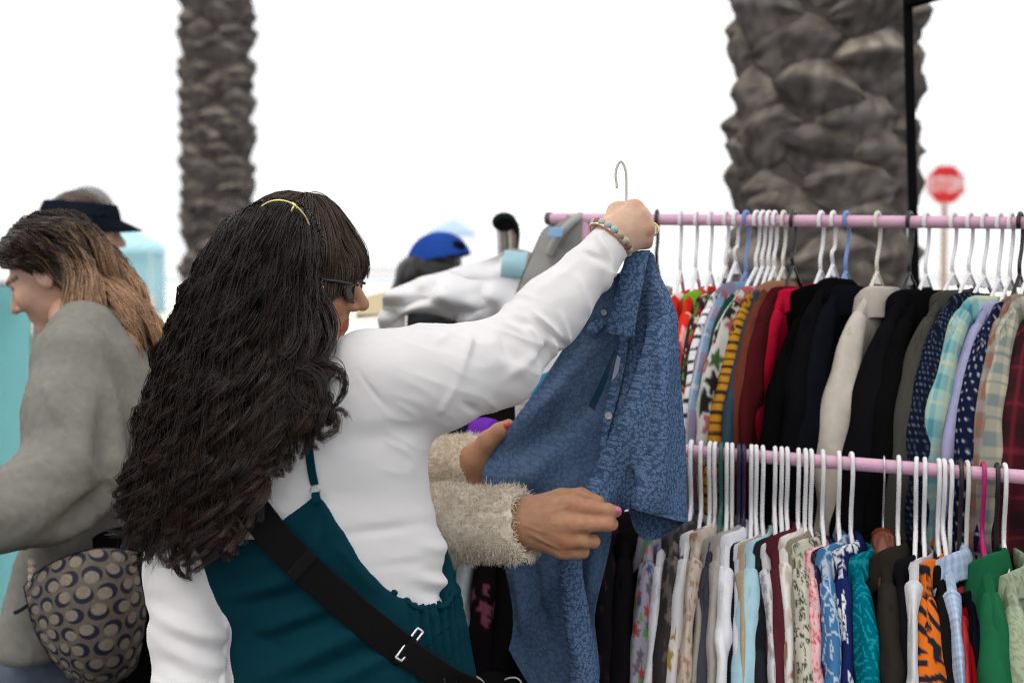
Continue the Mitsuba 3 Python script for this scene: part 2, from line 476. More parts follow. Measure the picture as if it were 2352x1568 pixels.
FOLDS = fold((1070, 735, 1165, 690, .012, .006), (1130, 705, 1225, 752, .006, -.0065), (1120, 718, 1205, 770, .008, .005), (1210, 730, 1243, 812, .007, .006), (1225, 722, 1290, 775, .007, .007), (1287, 722, 1308, 795, .006, .006),
             (1252, 790, 1238, 840, .008, -.008), (1090, 742, 1049, 877, .007, .0042), (1049, 877, 1012, 945, .007, .0035), (1376, 540, 1402, 608, .006, .0055), (1398, 600, 1390, 676, .006, .006), (1320, 550, 1390, 532, .007, .0045), (1335, 575, 1385, 600, .006, -.004),
             (1180, 690, 1250, 655, .009, .005), (1255, 655, 1330, 600, .01, .003), (1150, 760, 1180, 850, .01, -.004), (1330, 640, 1350, 715, .008, .004), (1045, 755, 1000, 790, .006, .003), (975, 748, 960, 775, .006, .0045), (1010, 745, 1000, 770, .005, .004),
             (1265, 770, 1275, 830, .006, .005), (815, 845, 880, 935, .0034, -.0022), (850, 893, 930, 985, .0034, -.0022), (890, 948, 968, 1022, .0034, -.0022), (935, 990, 990, 1042, .0034, -.0026), (1160, 870, 1230, 810, .01, .004), (1060, 920, 1100, 950, .008, -.003),
             (800, 1010, 1000, 985, .02, -.002), (690, 1190, 760, 1220, .012, .003), (780, 1230, 1010, 1205, .01, -.0022), (850, 1310, 1020, 1290, .008, -.002))
v = folded(v, n, FOLDS)
aq = v - at(1180, 790, 2.03)
al = aq @ (cz0 := (R_WR - R_EL) / np.linalg.norm(R_WR - R_EL)); ac = aq[:, 2] - al * cz0[2]
cre = 1 - np.abs(2 * meshkit.fbm(np.stack([al * 26 + ac * 16, ac * 5 - al * 4, v[:, 1] * 7], 1), 2, seed=31) - 1)
zone = np.exp(-(al / 0.1) ** 2) + 0.7 * np.exp(-((al - 0.2) / 0.035) ** 2) + 0.5 * np.exp(-(np.linalg.norm(v - at(960, 990, 1.95), axis=1) / 0.07) ** 2)
v += n * (0.0065 * np.clip(zone, 0, 1.1) * (cre ** 4 - 0.35) * (v[:, 0] > at(880, 0, 1.95)[0]))[:, None]
# ruched side seam, and the rolls of cloth above both elbows
xr = np.interp(v[:, 2], torso[0], torso[2])
zz = v[:, 2]
ruch = np.exp(-((v[:, 0] - xr) / 0.03) ** 2) * np.clip((zz - at(0, 1430, 2)[2]) / 0.02, 0, 1) * np.clip((at(0, 1170, 2)[2] - zz) / 0.06, 0, 1)
w = nz(np.stack([v[:, 0] * 9, v[:, 1] * 6, zz * 62 + v[:, 0] * 30], 1), 5) - 0.5
v += n * (ruch * 0.018 * w)[:, None]
la = np.clip((at(0, 1330, 2)[2] - zz) / 0.03, 0, 1) * (v[:, 0] < at(522, 0, 2)[0])
w = nz(np.stack([v[:, 0] * 7, v[:, 1] * 8, zz * 52 + v[:, 0] * 20], 1), 8) - 0.5
v += n * (la * 0.017 * w)[:, None]
v += n * (0.004 * (meshkit.fbm(v * [14, 14, 22], 3, seed=3) - 0.5))[:, None]
bumped('white_jersey', {'type': 'diffuse', 'reflectance': rgb(0.79, 0.78, 0.79)}, lambda p, nn, uv: noise(p.x * 620, p.y * 620, p.z * 900), 0.0006, 4e-4)
put(person, 'white_top', (v, f), 'white_jersey')

cz_ = R_WR - at(1270, 710, 2.11); cz_ = cz_ / np.linalg.norm(cz_); ca = np.cross(cz_, [0, 1.0, 0]); ca /= np.linalg.norm(ca); cb = np.cross(cz_, ca); an_ = np.linspace(0, 2 * np.pi, 41)
put(person, 'white_top__cuff', tube(at(1396, 549, 2.15) + cz_ * 0.0005 + 0.0335 * (np.cos(an_)[:, None] * ca + np.sin(an_)[:, None] * cb), 0.0022, 8, caps=False), 'white_jersey')

# ---- teal dress: the back edge runs from the left side to the strap, then scoops down to the right side
cutx = np.array([300, 400, 470, 595, 650, 700, 724, 740, 765, 790, 830, 880, 930, 985, 1040, 1100]); cuty = np.array([1262, 1258, 1247, 1232, 1195, 1157, 1134, 1134, 1172, 1215, 1290, 1348, 1388, 1414, 1398, 1360])
cX, cZ = np.array([at(a, b, 1.925)[0] for a, b in zip(cutx, cuty)]), np.array([at(a, b, 1.925)[2] for a, b in zip(cutx, cuty)])


def dress(p):
    back = np.interp(p[:, 0], cX, cZ)
    k = np.clip((p[:, 1] - 1.99) / 0.08, 0, 1)
    right = np.clip((p[:, 0] - at(900, 0, 2)[0]) / 0.05, 0, 1)
    cut = back + k * right * (at(0, 1180, 2.05)[2] - back) + k * (1 - right) * 0.05
    return np.maximum(loft_sdf(p, *dressrows) - 0.0055, (p[:, 2] - cut) * 0.75)


v, f = surface_nets(dress, [at(325, 0, 2)[0] - 0.03, 1.78, 0.04], [at(1235, 0, 2)[0] + 0.03, 2.26, at(0, 1120, 1.92)[2]], 0.0058)
n = normals(v, f)
v = relax(v, f, 1, 0.3)
DF = fold((430, 1330, 620, 1290, .014, .0035), (470, 1395, 690, 1320, .012, .005), (500, 1420, 720, 1350, .01, -.005), (560, 1470, 760, 1390, .014, .005), (540, 1500, 800, 1405, .01, -.004), (600, 1560, 850, 1440, .016, .006), (690, 1560, 900, 1470, .012, -.005),
          (740, 1215, 700, 1290, .01, .003), (735, 1180, 745, 1290, .006, -.002), (780, 1260, 860, 1370, .008, .003), (450, 1300, 520, 1430, .008, .003), (520, 1450, 640, 1500, .01, -.005), (760, 1568, 900, 1500, .014, .005))
v = folded(v, n, [(a * [1, 1, 1], b, w, h) for a, b, w, h in DF])
g = np.clip((v[:, 0] - at(900, 0, 1.95)[0]) / 0.05, 0, 1) * np.clip((np.interp(v[:, 0], cX, cZ) + 0.02 - v[:, 2]) / 0.015, 0, 1) * np.exp(-np.clip(np.interp(v[:, 0], cX, cZ) - v[:, 2], 0, 9) / 0.25)
v += n * (g * 0.006 * np.sin(v[:, 0] * 330 + 6 * nz(v * 9) + (v[:, 1] - 1.95) * 260))[:, None]
low = np.clip((0.95 - v[:, 2]) / 0.4, 0, 1)
v += n * (low * 0.02 * np.sin(np.arctan2(v[:, 1] - Y0, v[:, 0] - at(780, 0, 2)[0]) * 14))[:, None]
v += n * (0.009 * (meshkit.fbm(v * [9, 9, 16], 3, seed=11) - 0.5))[:, None]
principled('teal_cloth', rgb(0.0025, 0.034, 0.05), 0.8, 0.05)
dr_ = put(person, 'teal_dress', (v, f), 'teal_cloth', kind=None)


def back_y(x, z):
    """Depth of the surface of the clothed back at x, z."""
    lo, hi = np.full_like(x, 1.78), np.full_like(x, 2.0)
    for _ in range(26):
        m = (lo + hi) / 2
        p = np.stack([x, m, z], 1)
        d = np.minimum(w_top(p), dress(p))
        out = d > 0
        lo, hi = np.where(out, m, lo), np.where(out, hi, m)
    return hi


def on_back(pts, lift=0.004):
    q = np.array([at(a, b, 1.92) for a, b in pts])
    q[:, 1] = back_y(q[:, 0], q[:, 2]) - lift
    return q


hem = on_back([(900, 1366), (930, 1389), (960, 1405), (985, 1413), (1010, 1411), (1030, 1400), (1041, 1385)], 0.002)
hem = spline(hem, 40)
put(person, 'teal_dress__gathered_edge', tube(hem, 0.0042 + 0.0016 * np.sin(np.arange(40) * 1.9), 9), 'teal_cloth')


def ribbon(path, width, thick, n=40, nrm=(0, -1, 0)):
    p = spline(path, n); t = np.gradient(p, axis=0); t /= np.linalg.norm(t, axis=1, keepdims=True)
    s = np.cross(t, nrm); s /= np.linalg.norm(s, axis=1, keepdims=True)
    u = np.cross(s, t)
    prof = [(-.5, 0), (-.47, .5), (.47, .5), (.5, 0), (.47, -.5), (-.47, -.5)]
    v = np.stack([p + s * (a * width) + u * (b * thick) for a, b in prof], 1)
    f = grid_faces(n, 6, wrap=True)
    j = np.arange(1, 5)
    f = np.vstack([f, np.stack([j * 0, j + 1, j], 1), np.stack([j * 0, j, j + 1], 1) + (n - 1) * 6])
    return v.reshape(-1, 3), f


put(person, 'teal_dress__strap', ribbon(on_back([(690, 890), (702, 930), (712, 990), (718, 1050), (727, 1108)], 0.003), 0.0115, 0.0025), 'teal_cloth')
rc = on_back([(729, 1121)], 0.006)[0]
ang = np.linspace(0, 2 * np.pi, 29)
ringp = rc + 0.0068 * (np.cos(ang)[:, None] * [1, 0, 0] + np.sin(ang)[:, None] * [0, -0.1, 1])
put(person, 'teal_dress__ring', tube(ringp, 0.0009, 6, caps=False), 'steel', label='thin metal ring joining the strap to the dress')
put(person, 'teal_dress__loop', ribbon(on_back([(729, 1127), (731, 1137), (735, 1150)], 0.004), 0.012, 0.004, 8), 'teal_cloth')

# ---- crossbody strap with its buckle; the bag itself hangs at her far side, out of view
bag = thing('crossbody_bag', 'black webbing crossbody bag strap with metal buckle across the back of the teal dress', 'bag')
sp = on_back([(500, 1035), (545, 1105), (590, 1165), (640, 1225), (700, 1288), (760, 1345), (820, 1400), (885, 1456), (935, 1497)], 0.0115)
principled('webbing', rgb(0.008, 0.0075, 0.0075), 0.6, 0.1)
bumped('webbing_ribs', {'type': 'principled', 'base_color': rgb(0.008, 0.0075, 0.0075), 'roughness': 0.6, 'specular': 0.1}, lambda p, nn, uv: dr.sin((p.x + p.z) * 2600), 0.0004, 2e-4)
put(bag, 'strap', ribbon(sp, 0.046, 0.0035, 60), 'webbing_ribs')
sp2 = on_back([(925, 1488), (975, 1525), (1030, 1570), (1090, 1622), (1150, 1690)], 0.0165)
put(bag, 'strap', ribbon(sp2, 0.04, 0.004, 30), 'webbing', label='narrower lower strap with stitched end')
sm = on_back([(690, 1278), (712, 1298)], 0.014)
put(bag, 'strap_fold', ribbon(sm, 0.046, 0.004, 6), 'webbing')
bk = spline(on_back([(958, 1444), (936, 1471), (911, 1503)], 0.0145), 12)
put(bag, 'buckle', cat_mesh([tube(bk, 0.0022, 8), tube(bk + (sp2[1] - sp2[0]) / np.linalg.norm(sp2[1] - sp2[0]) * 0.01, 0.0022, 8),
                             tube([bk[0], bk[0] + (sp2[1] - sp2[0]) / np.linalg.norm(sp2[1] - sp2[0]) * 0.01], 0.0024, 8, n=4), tube([bk[-1], bk[-1] + (sp2[1] - sp2[0]) / np.linalg.norm(sp2[1] - sp2[0]) * 0.01], 0.0024, 8, n=4)]), 'steel')
st = on_back([(1032, 1553), (1020, 1568), (1037, 1583), (1050, 1570), (1032, 1553)], 0.0195)
put(bag, 'stitching', tube(st, 0.0006, 5, n=24), 'plastic', (0.05, 0.05, 0.05))
bb = at(1220, 1900, 2.2); m = trimesh.creation.box(extents=(0.07, 0.24, 0.2)); m = m.subdivide().subdivide().subdivide()
mv = np.array(m.vertices); mv = mv * (1 - 0.12 * (np.abs(mv / [.035, .12, .1]) ** 4).sum(1, keepdims=True) / 3)
put(bag, 'pouch', (mv + bb, np.array(m.faces)), 'webbing')

# ---- thin gold headband and the bracelet
hb = thing('headband', 'thin gold wire headband with a small knot in the dark wavy hair', 'headband')
hp = [at(*a) for a in ((578, 490, 1.9), (592, 482, 1.884), (608, 470, 1.874), (630, 461, 1.866), (655, 462, 1.866), (675, 471, 1.868), (690, 484, 1.872), (702, 501, 1.88), (710, 518, 1.9))]
put(hb, 'band', tube(hp, 0.0015, 8, n=50), 'gold')
put(hb, 'knot', cat_mesh([tube([at(671, 467, 1.865), at(677, 472, 1.862), at(680, 478, 1.865)], 0.0019, 8, n=8), tube([at(677, 471, 1.863), at(672, 479, 1.861), at(669, 487, 1.862)], 0.0012, 7, n=8), ball(at(676, 471, 1.863), 0.0026, 1)]), 'gold')
br = thing('bracelet', 'bracelet of pale green, brown and bronze beads at the white cuff of the raised arm', 'bracelet')
axis = (R_WR - at(1270, 710, 2.11)); axis /= np.linalg.norm(axis)
e1 = np.cross(axis, [0, 1.0, 0]); e1 /= np.linalg.norm(e1); e2 = np.cross(axis, e1)
bcen = at(1400, 550, 2.15) + axis * 0.004
cols = [(0.42, 0.42, 0.33), (0.22, 0.11, 0.08), (0.36, 0.38, 0.30), (0.38, 0.47, 0.44), (0.30, 0.48, 0.45), (0.45, 0.36, 0.28)]
for i in range(18):
    a = i * 2 * np.pi / 18
    c = bcen + (e1 * math.cos(a) + e2 * math.sin(a)) * 0.0345
    put(br, 'bead', ball(c, 0.0062, 2), 'gloss', cols[i % 6] * np.array([1, 1, 1]) * (0.9 + 0.2 * ((i * 7) % 5) / 5))
    for k in (-0.25, 0.25):
        a2 = a + 2 * np.pi / 36 + k * 0.22
        put(br, 'spacer', ball(bcen + (e1 * math.cos(a2) + e2 * math.sin(a2)) * 0.0345, 0.0029, 1), 'plastic', (0.16, 0.09, 0.05))
ang = np.linspace(0, 2 * np.pi, 49)
put(br, 'cord', tube(bcen - axis * 0.0065 + 0.0355 * (np.cos(ang)[:, None] * e1 + np.sin(ang)[:, None] * e2), 0.0013, 6, caps=False), 'plastic', (0.45, 0.16, 0.07), label='copper coloured cord of the bracelet')
rg = thing('ring', 'gold ring on a finger of the fist holding the hanger', 'ring')
kk = at(1485, 523, 2.158) + np.array([0.009, 0.015, -0.002])
ax_ = np.array([0.35, 0.93, -0.1]); u1 = np.cross(ax_, [0, 0, 1.0]); u1 /= np.linalg.norm(u1); u2 = np.cross(ax_, u1)
put(rg, 'band', tube(kk + 0.0108 * (np.cos(ang)[:, None] * u1 + np.sin(ang)[:, None] * u2), 0.0015, 7, caps=False), 'gold')
# ---------------------------------------------------------------- her hair: locks of wavy strands fanning from the crown down the back
def interp_curve(pts, s):
    p = np.asarray(pts, float)
    return np.stack([np.interp(s, np.linspace(0, 1, len(p)), p[:, k]) for k in range(p.shape[1])], -1)


def wavy_hair():
    rng = np.random.default_rng(4)
    # s runs from the left of the picture to the right; where the hair starts, bulges and ends (survey px)
    top = [(505, 565), (528, 520), (575, 487), (610, 474), (640, 468), (672, 474), (696, 492), (712, 520), (722, 553)]
    mid = [(405, 730), (445, 720), (490, 715), (535, 712), (580, 710), (640, 708), (695, 705), (712, 702), (732, 694)]
    low = [(325, 1000), (380, 1000), (440, 1000), (500, 990), (560, 975), (620, 950), (670, 925), (715, 905), (750, 880)]
    end = [(278, 1190), (330, 1285), (410, 1300), (500, 1270), (570, 1180), (615, 1090), (665, 1020), (725, 1010), (745, 960)]
    yT = [2.0, 1.945, 1.905, 1.893, 1.89, 1.892, 1.9, 1.93, 1.98]
    yM = [1.985, 1.91, 1.875, 1.862, 1.86, 1.865, 1.885, 1.93, 2.0]
    yL = [1.975, 1.92, 1.885, 1.865, 1.86, 1.862, 1.872, 1.885, 1.9]
    yE = [1.99, 1.945, 1.905, 1.885, 1.872, 1.872, 1.878, 1.885, 1.895]
    L, per, m = 320, 36, 30
    s = np.clip((np.arange(L) + rng.random(L)) / L, 0, 1); rng.shuffle(s)
    layer = rng.random(L) ** 1.3
    ss = np.clip(s + rng.normal(0, 0.03, L), 0, 1)
    key = []
    for pts, ys, push in ((top, yT, 0.012), (mid, yM, 0.03), (low, yL, 0.028), (end, yE, 0.016)):
        xy = interp_curve(pts, ss); y = np.interp(ss, np.linspace(0, 1, 9), ys) + layer * push
        key.append(np.array([at(a, b, c) for (a, b), c in zip(xy, y)]))
    key = np.stack(key, 1)                                       # L x 4 x 3
    pre = key[:, :1] + (key[:, :1] - key[:, 1:2]) * 0.0 + np.stack([np.zeros(L), 0.035 + 0 * s, -0.004 + 0 * s], 1)[:, None]
    key = np.concatenate([pre, key], 1)
    from scipy.interpolate import CubicSpline
    t = np.linspace(0, 1, m)
    base = CubicSpline([0, 0.06, 0.34, 0.68, 1.0], key, axis=1)(t)   # L x m x 3
    stop = np.where(rng.random(L) < 0.55, 0.9 + 0.12 * rng.random(L), 0.6 + 0.35 * rng.random(L))
    stop = np.where(s > 0.8, np.minimum(stop, 0.75 + 0.3 * rng.random(L)), stop)
    tt = t[None] * stop[:, None]
    cs = CubicSpline([0, 0.06, 0.34, 0.68, 1.0], key, axis=1)
    base = np.stack([CubicSpline([0, 0.06, 0.34, 0.68, 1.0], key[i])(tt[i]) for i in range(L)])
    tang = np.gradient(base, axis=1); tang /= np.linalg.norm(tang, axis=2, keepdims=True)
    side = np.cross(tang, [0, -1.0, 0]); side /= np.linalg.norm(side, axis=2, keepdims=True)
    outw = np.cross(side, tang)
    arc = np.cumsum(np.linalg.norm(np.diff(base, axis=1, prepend=base[:, :1]), axis=2), axis=1)
    wl = (0.085 + 0.05 * nz(np.stack([s * 7, layer * 2, s * 0], 1), 3))[:, None]
    ph = (2 * np.pi * 3.0 * nz(np.stack([s * 22, layer * 2.5, s * 0], 1), 9) + rng.normal(0, 0.9, L))[:, None]
    amp = (0.0018 + 0.0108 * np.clip(arc / 0.28, 0, 1)) * rng.uniform(0.6, 1.35, L)[:, None]
    curl = np.clip((tt - stop[:, None] + 0.16) / 0.16, 0, 1)
    P = []
    tone_l = rng.uniform(0.3, 1.75, L)
    spread_l = 0.7 + 0.5 * rng.random((L, 1))
    rr = []
    cc = []
    for k in range(per):
        a = rng.random(L) * 2 * np.pi; r = np.sqrt(rng.random(L))
        spread = (1 if k % 4 else 1.35) * (0.0072 - 0.0042 * tt / np.maximum(stop[:, None], .1)) * spread_l
        jit = rng.normal(0, 0.08 if k % 4 else 0.25, L)[:, None]
        q = 2 * np.pi * arc / (wl * (1 + 0.003 * rng.normal(0, 1, L)[:, None])) + ph + jit
        am = amp * (1 + 0.12 * rng.normal(0, 1, L)[:, None]) * (1 + 0.8 * curl)
        off = side * ((am * np.sin(q) + np.cos(a)[:, None] * r[:, None] * spread)[..., None]) + outw * ((am * 0.75 * np.cos(q) + np.sin(a)[:, None] * r[:, None] * spread * 0.8)[..., None])
        P.append(base + off)
        rr.append(np.tile((0.0007 if k % 3 else 0.0006) * (1 - 0.55 * t ** 3), (L, 1)) * rng.uniform(0.7, 1.25, L)[:, None])
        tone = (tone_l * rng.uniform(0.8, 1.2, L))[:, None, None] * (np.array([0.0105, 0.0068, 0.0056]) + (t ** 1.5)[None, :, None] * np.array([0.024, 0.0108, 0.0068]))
        cc.append(tone)
    C, Rr, Cc = np.concatenate(P), np.concatenate(rr), np.concatenate(cc)
    # a few locks that curl away over the white top, and fine flyaways around the outline
    extra = [[(715, 850, 1.875), (750, 838, 1.865), (780, 850, 1.86), (792, 885, 1.86), (778, 920, 1.865), (757, 945, 1.87)], [(690, 845, 1.87), (735, 872, 1.862), (740, 930, 1.86), (728, 975, 1.865), (740, 1010, 1.87)],
             [(640, 930, 1.86), (632, 1000, 1.862), (640, 1050, 1.866), (615, 1090, 1.868), (596, 1100, 1.87)], [(660, 900, 1.862), (690, 950, 1.862), (705, 1000, 1.864), (690, 1050, 1.868)], [(350, 1180, 1.95), (335, 1240, 1.95), (350, 1290, 1.95), (372, 1318, 1.95)],
             [(420, 1200, 1.91), (400, 1260, 1.91), (410, 1310, 1.912), (440, 1330, 1.915)], [(300, 1130, 1.97), (285, 1180, 1.965), (262, 1160, 1.965)], [(320, 1160, 1.96), (300, 1230, 1.958), (285, 1262, 1.96)], [(690, 930, 1.86), (720, 985, 1.86), (712, 1010, 1.866), (728, 1030, 1.87)],
             [(560, 1060, 1.865), (610, 1080, 1.862), (635, 1040, 1.862), (628, 985, 1.862)], [(470, 1180, 1.89), (520, 1250, 1.885), (545, 1225, 1.885)], [(732, 700, 1.95), (752, 760, 1.93), (745, 820, 1.9), (715, 850, 1.885)], [(735, 680, 1.97), (768, 750, 1.95), (760, 800, 1.92), (735, 830, 1.89)]]
    for pts in extra:
        g = spline([at(*q) for q in pts], m)
        for k in range(26):
            d = rng.normal(0, 0.003, (1, 3)) * (1.25 - 0.9 * t[:, None] ** 2) + 0.0025 * np.sin(t[:, None] * rng.uniform(6, 11) + rng.random((1, 3)) * 6) * t[:, None]
            C = np.concatenate([C, (g + d)[None]]); Rr = np.concatenate([Rr, (0.0007 * (1 - 0.6 * t ** 3))[None]])
            Cc = np.concatenate([Cc, np.tile(np.array([0.016, 0.0105, 0.009]) * rng.uniform(.6, 1.5), (1, m, 1))])
    fly = 900
    i = rng.integers(0, len(P[0]), fly); F = base[i].copy()
    F += side[i] * (rng.normal(0, 0.012, (fly, 1)) * tt[i] + 0.006 * np.sin(arc[i] * rng.uniform(30, 90, (fly, 1)) + rng.random((fly, 1)) * 6) * tt[i])[..., None] + outw[i] * (rng.uniform(0.0, 0.02, (fly, 1)) * np.clip(tt[i] * 3, 0, 1))[..., None]
    C = np.concatenate([C, F]); Rr = np.concatenate([Rr, np.tile(0.0003, (fly, m))]); Cc = np.concatenate([Cc, np.tile([0.022, 0.014, 0.01], (fly, m, 1))])
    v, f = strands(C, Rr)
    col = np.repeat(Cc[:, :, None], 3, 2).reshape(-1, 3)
    # the dense mass beneath the outer locks
    mass = []
    lay = np.linspace(0.04, 0.96, 15)
    rows = []
    for q in np.linspace(0, 0.86, 26):
        kk = []
        for pts, ys, push in ((top, yT, 0.018), (mid, yM, 0.02), (low, yL, 0.019), (end, yE, 0.012)):
            xy = interp_curve(pts, lay); y = np.interp(lay, np.linspace(0, 1, 9), ys) + push
            kk.append([at(a, b, c) for (a, b), c in zip(xy, y)])
        kk = np.array(kk); fade = np.where(lay > 0.62, 1 - 0.3 * (lay - 0.62) / 0.38, 1.0)
        rows.append(np.stack([CubicSpline([0.0, 0.34, 0.68, 1.0], kk[:, j])(q * fade[j]) for j in range(15)]))
    sv, sf = sheet(np.array(rows), 0.006)
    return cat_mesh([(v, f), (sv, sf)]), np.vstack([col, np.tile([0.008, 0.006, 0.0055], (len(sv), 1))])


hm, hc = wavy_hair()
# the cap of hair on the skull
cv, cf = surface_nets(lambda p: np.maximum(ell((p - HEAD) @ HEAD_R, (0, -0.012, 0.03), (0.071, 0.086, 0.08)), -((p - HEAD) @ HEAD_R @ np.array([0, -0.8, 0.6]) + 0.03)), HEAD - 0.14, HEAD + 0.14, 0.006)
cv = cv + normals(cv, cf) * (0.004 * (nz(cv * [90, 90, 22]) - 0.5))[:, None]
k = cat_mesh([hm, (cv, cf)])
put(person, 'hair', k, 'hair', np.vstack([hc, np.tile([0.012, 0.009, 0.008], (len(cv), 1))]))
# ================================================================ the second woman: cream fleece, glasses, both hands on the shirt
def face_to(yaw, pitch, roll=0):
    """Rotation of a head whose nose points along the compass angle yaw (0 = away from us, 90 = to the right), pitched down."""
    return rotz(-math.radians(yaw)) @ rotx(-math.radians(pitch)) @ roty(math.radians(roll))


p2 = thing('person', 'woman in cream fleece jacket and glasses beside the curly hair, hands spreading the blue shirt', 'person')
H2 = at(686, 640, 2.32); R2 = face_to(94, 8)
SK2 = np.array([0.42, 0.215, 0.125])
PALM = [at(1203, 1198, 2.1), at(1313, 1157, 2.08), at(1311, 1202, 2.072), at(1303, 1238, 2.076), at(1293, 1264, 2.086)]


def right_hand(p):
    W = PALM[0]
    d = cone(p, at(1150, 1202, 2.11), at(1196, 1199, 2.103), 0.0275, 0.027)
    for k, (b, r) in enumerate(((at(1222, 1170, 2.095), .021), (at(1222, 1192, 2.092), .021), (at(1222, 1213, 2.095), .02), (at(1220, 1228, 2.1), .018))):
        d = smin(d, cone(p, b, PALM[k + 1], r, (.0145, .0148, .0138, .0125)[k]), 0.014)
    d = smin(d, cone(p, at(1210, 1199, 2.1), at(1290, 1210, 2.092), 0.026, 0.021), 0.02)
    fg = [[(PALM[1], .0135), (at(1360, 1166, 2.073), .0118), (at(1395, 1171, 2.078), .0105), (at(1416, 1174, 2.086), .0085)],
          [(PALM[2], .0138), (at(1350, 1204, 2.066), .0118), (at(1394, 1203, 2.074), .0112), (at(1404, 1203, 2.094), .0098), (at(1380, 1200, 2.112), .0088)],
          [(PALM[3], .0128), (at(1340, 1242, 2.072), .0108), (at(1362, 1243, 2.083), .0103), (at(1358, 1240, 2.106), .009), (at(1330, 1236, 2.118), .008)],
          [(PALM[4], .0115), (at(1322, 1268, 2.084), .0096), (at(1339, 1268, 2.092), .009), (at(1334, 1264, 2.11), .0078)]]
    for k, c in enumerate(fg):
        d = smin(d, chain(p, c, 0.004), 0.0075)
    th = [(at(1236, 1165, 2.115), 0.02), (at(1290, 1143, 2.118), 0.0145), (at(1334, 1138, 2.12), 0.012), (at(1375, 1152, 2.11), 0.0095)]
    return smin(d, chain(p, th, 0.006), 0.012)


L_WR = at(1086, 1066, 2.37)


def left_hand(p):
    d = smin(cone(p, at(1050, 1075, 2.4), L_WR, 0.028, 0.026), ell(p, at(1105, 1078, 2.36), (0.032, 0.018, 0.04)), 0.02)
    d = smin(d, chain(p, [(at(1090, 1050, 2.35), 0.021), (at(1120, 1012, 2.335), 0.0155), (at(1146, 990, 2.33), 0.0125), (at(1168, 974, 2.335), 0.009)], 0.01), 0.018)
    for k in range(4):
        y = 1050 + k * 26
        d = smin(d, chain(p, [(at(1125, y, 2.37), 0.0125), (at(1178, y - 14, 2.385), 0.0105), (at(1215, y - 8, 2.39), 0.009)], 0.006), 0.008)
    return d


A2R = [(at(770, 960, 2.4), 0.068), (at(880, 1205, 2.27), 0.06), (at(1030, 1203, 2.16), 0.0545), (at(1210, 1205, 2.105), 0.0525)]
A2L = [(at(720, 960, 2.62), 0.066), (at(860, 1110, 2.56), 0.056), (at(1000, 1082, 2.45), 0.05), (at(1100, 1062, 2.375), 0.046)]
T2 = [(at(690, 850, 2.5), 0.07), (at(690, 1000, 2.53), 0.13), (at(690, 1250, 2.55), 0.135), (at(700, 1600, 2.55), 0.15)]
v, f = surface_nets(lambda p: head_sdf(p, H2, R2), H2 - [0.17, 0.17, 0.2], H2 + [0.17, 0.17, 0.16], 0.0042)
hc = face_color(v, H2, R2, SK2)
hr, hrf = surface_nets(right_hand, at(1140, 1290, 2.1) * [1, 0, 1] + [0, 2.03, 0], at(1432, 1110, 2.1) * [1, 0, 1] + [0, 2.15, 0], 0.0021)
hr = relax(hr, hrf, 2)
n = normals(hr, hrf)


def skinfold(*seg):
    return [(at(a, b, 2.075) * [1, .3, 1], at(c, d, 2.075) * [1, .3, 1], w, h) for a, b, c, d, w, h in seg]


hr = folded(hr, n, skinfold((1202, 1202, 1240, 1216, .0026, .0034), (1238, 1215, 1298, 1234, .0024, .003), (1215, 1222, 1285, 1258, .0026, .0026), (1235, 1180, 1308, 1160, .003, .0012), (1240, 1196, 1306, 1203, .003, .0024), (1262, 1222, 1290, 1224, .002, .001),
                             (1316, 1180, 1345, 1184, .002, -.002), (1316, 1221, 1350, 1224, .002, -.0018), (1360, 1152, 1362, 1180, .0016, -.0011), (1366, 1152, 1368, 1180, .0016, -.0009), (1395, 1190, 1397, 1215, .0016, -.001), (1203, 1165, 1206, 1240, .002, -.0012), (1215, 1235, 1290, 1270, .003, -.0012)))
rc = SK2 * (1 + (meshkit.fbm(hr * 110, 3)[:, None] - .5) * np.array([0.3, 0.45, 0.5]))
for kx, ky in ((1313, 1157), (1312, 1202), (1304, 1238), (1294, 1265), (1362, 1166), (1396, 1203)):
    g = np.exp(-(np.linalg.norm(hr - at(kx, ky, 2.068), axis=1) / 0.011) ** 2)[:, None]
    rc = rc * (1 - g * np.array([-0.05, 0.12, 0.14]))
hl, hlf = surface_nets(left_hand, at(1040, 1160, 2.4) * [1, 0, 1] + [0, 2.29, 0], at(1235, 950, 2.4) * [1, 0, 1] + [0, 2.44, 0], 0.0032)
lc = np.tile(SK2, (len(hl), 1)) * (0.92 + 0.16 * nz(hl * 70)[:, None])
tp = [(a, r - 0.02) for a, r in T2]
bv, bf = surface_nets(lambda p: smin(smin(chain(p, tp, 0.05), cone(p, H2 + [-0.02, 0.02, -0.08], T2[0][0], 0.052, 0.06), 0.03), smin(chain(p, [(a, r - 0.02) for a, r in A2R], 0.02), chain(p, [(a, r - 0.016) for a, r in A2L], 0.02), 0.01), 0.03), *[bounds(T2 + A2R + A2L, 0.03)[k] + (np.array([0, -0.02, 0.03]) if k else 0) for k in (0, 1)], 0.011)
m = cat_mesh([(v, f), (hr, hrf), (hl, hlf), (bv, bf)])
put(p2, 'body', m, 'skin', np.vstack([hc, rc, lc, np.tile(SK2, (len(bv), 1))]))


def nail(c, ax, r, col, parent):
    m = trimesh.creation.icosphere(subdivisions=2)
    q = np.array(m.vertices) * r
    ax = np.array(ax, float); ax /= np.linalg.norm(ax)
    e = np.cross(ax, [0, 0, 1.0]); e /= np.linalg.norm(e)
    return put(parent, 'fingernail', (q @ np.stack([ax, e, np.cross(ax, e)]) + c, np.array(m.faces)), 'gloss', col)


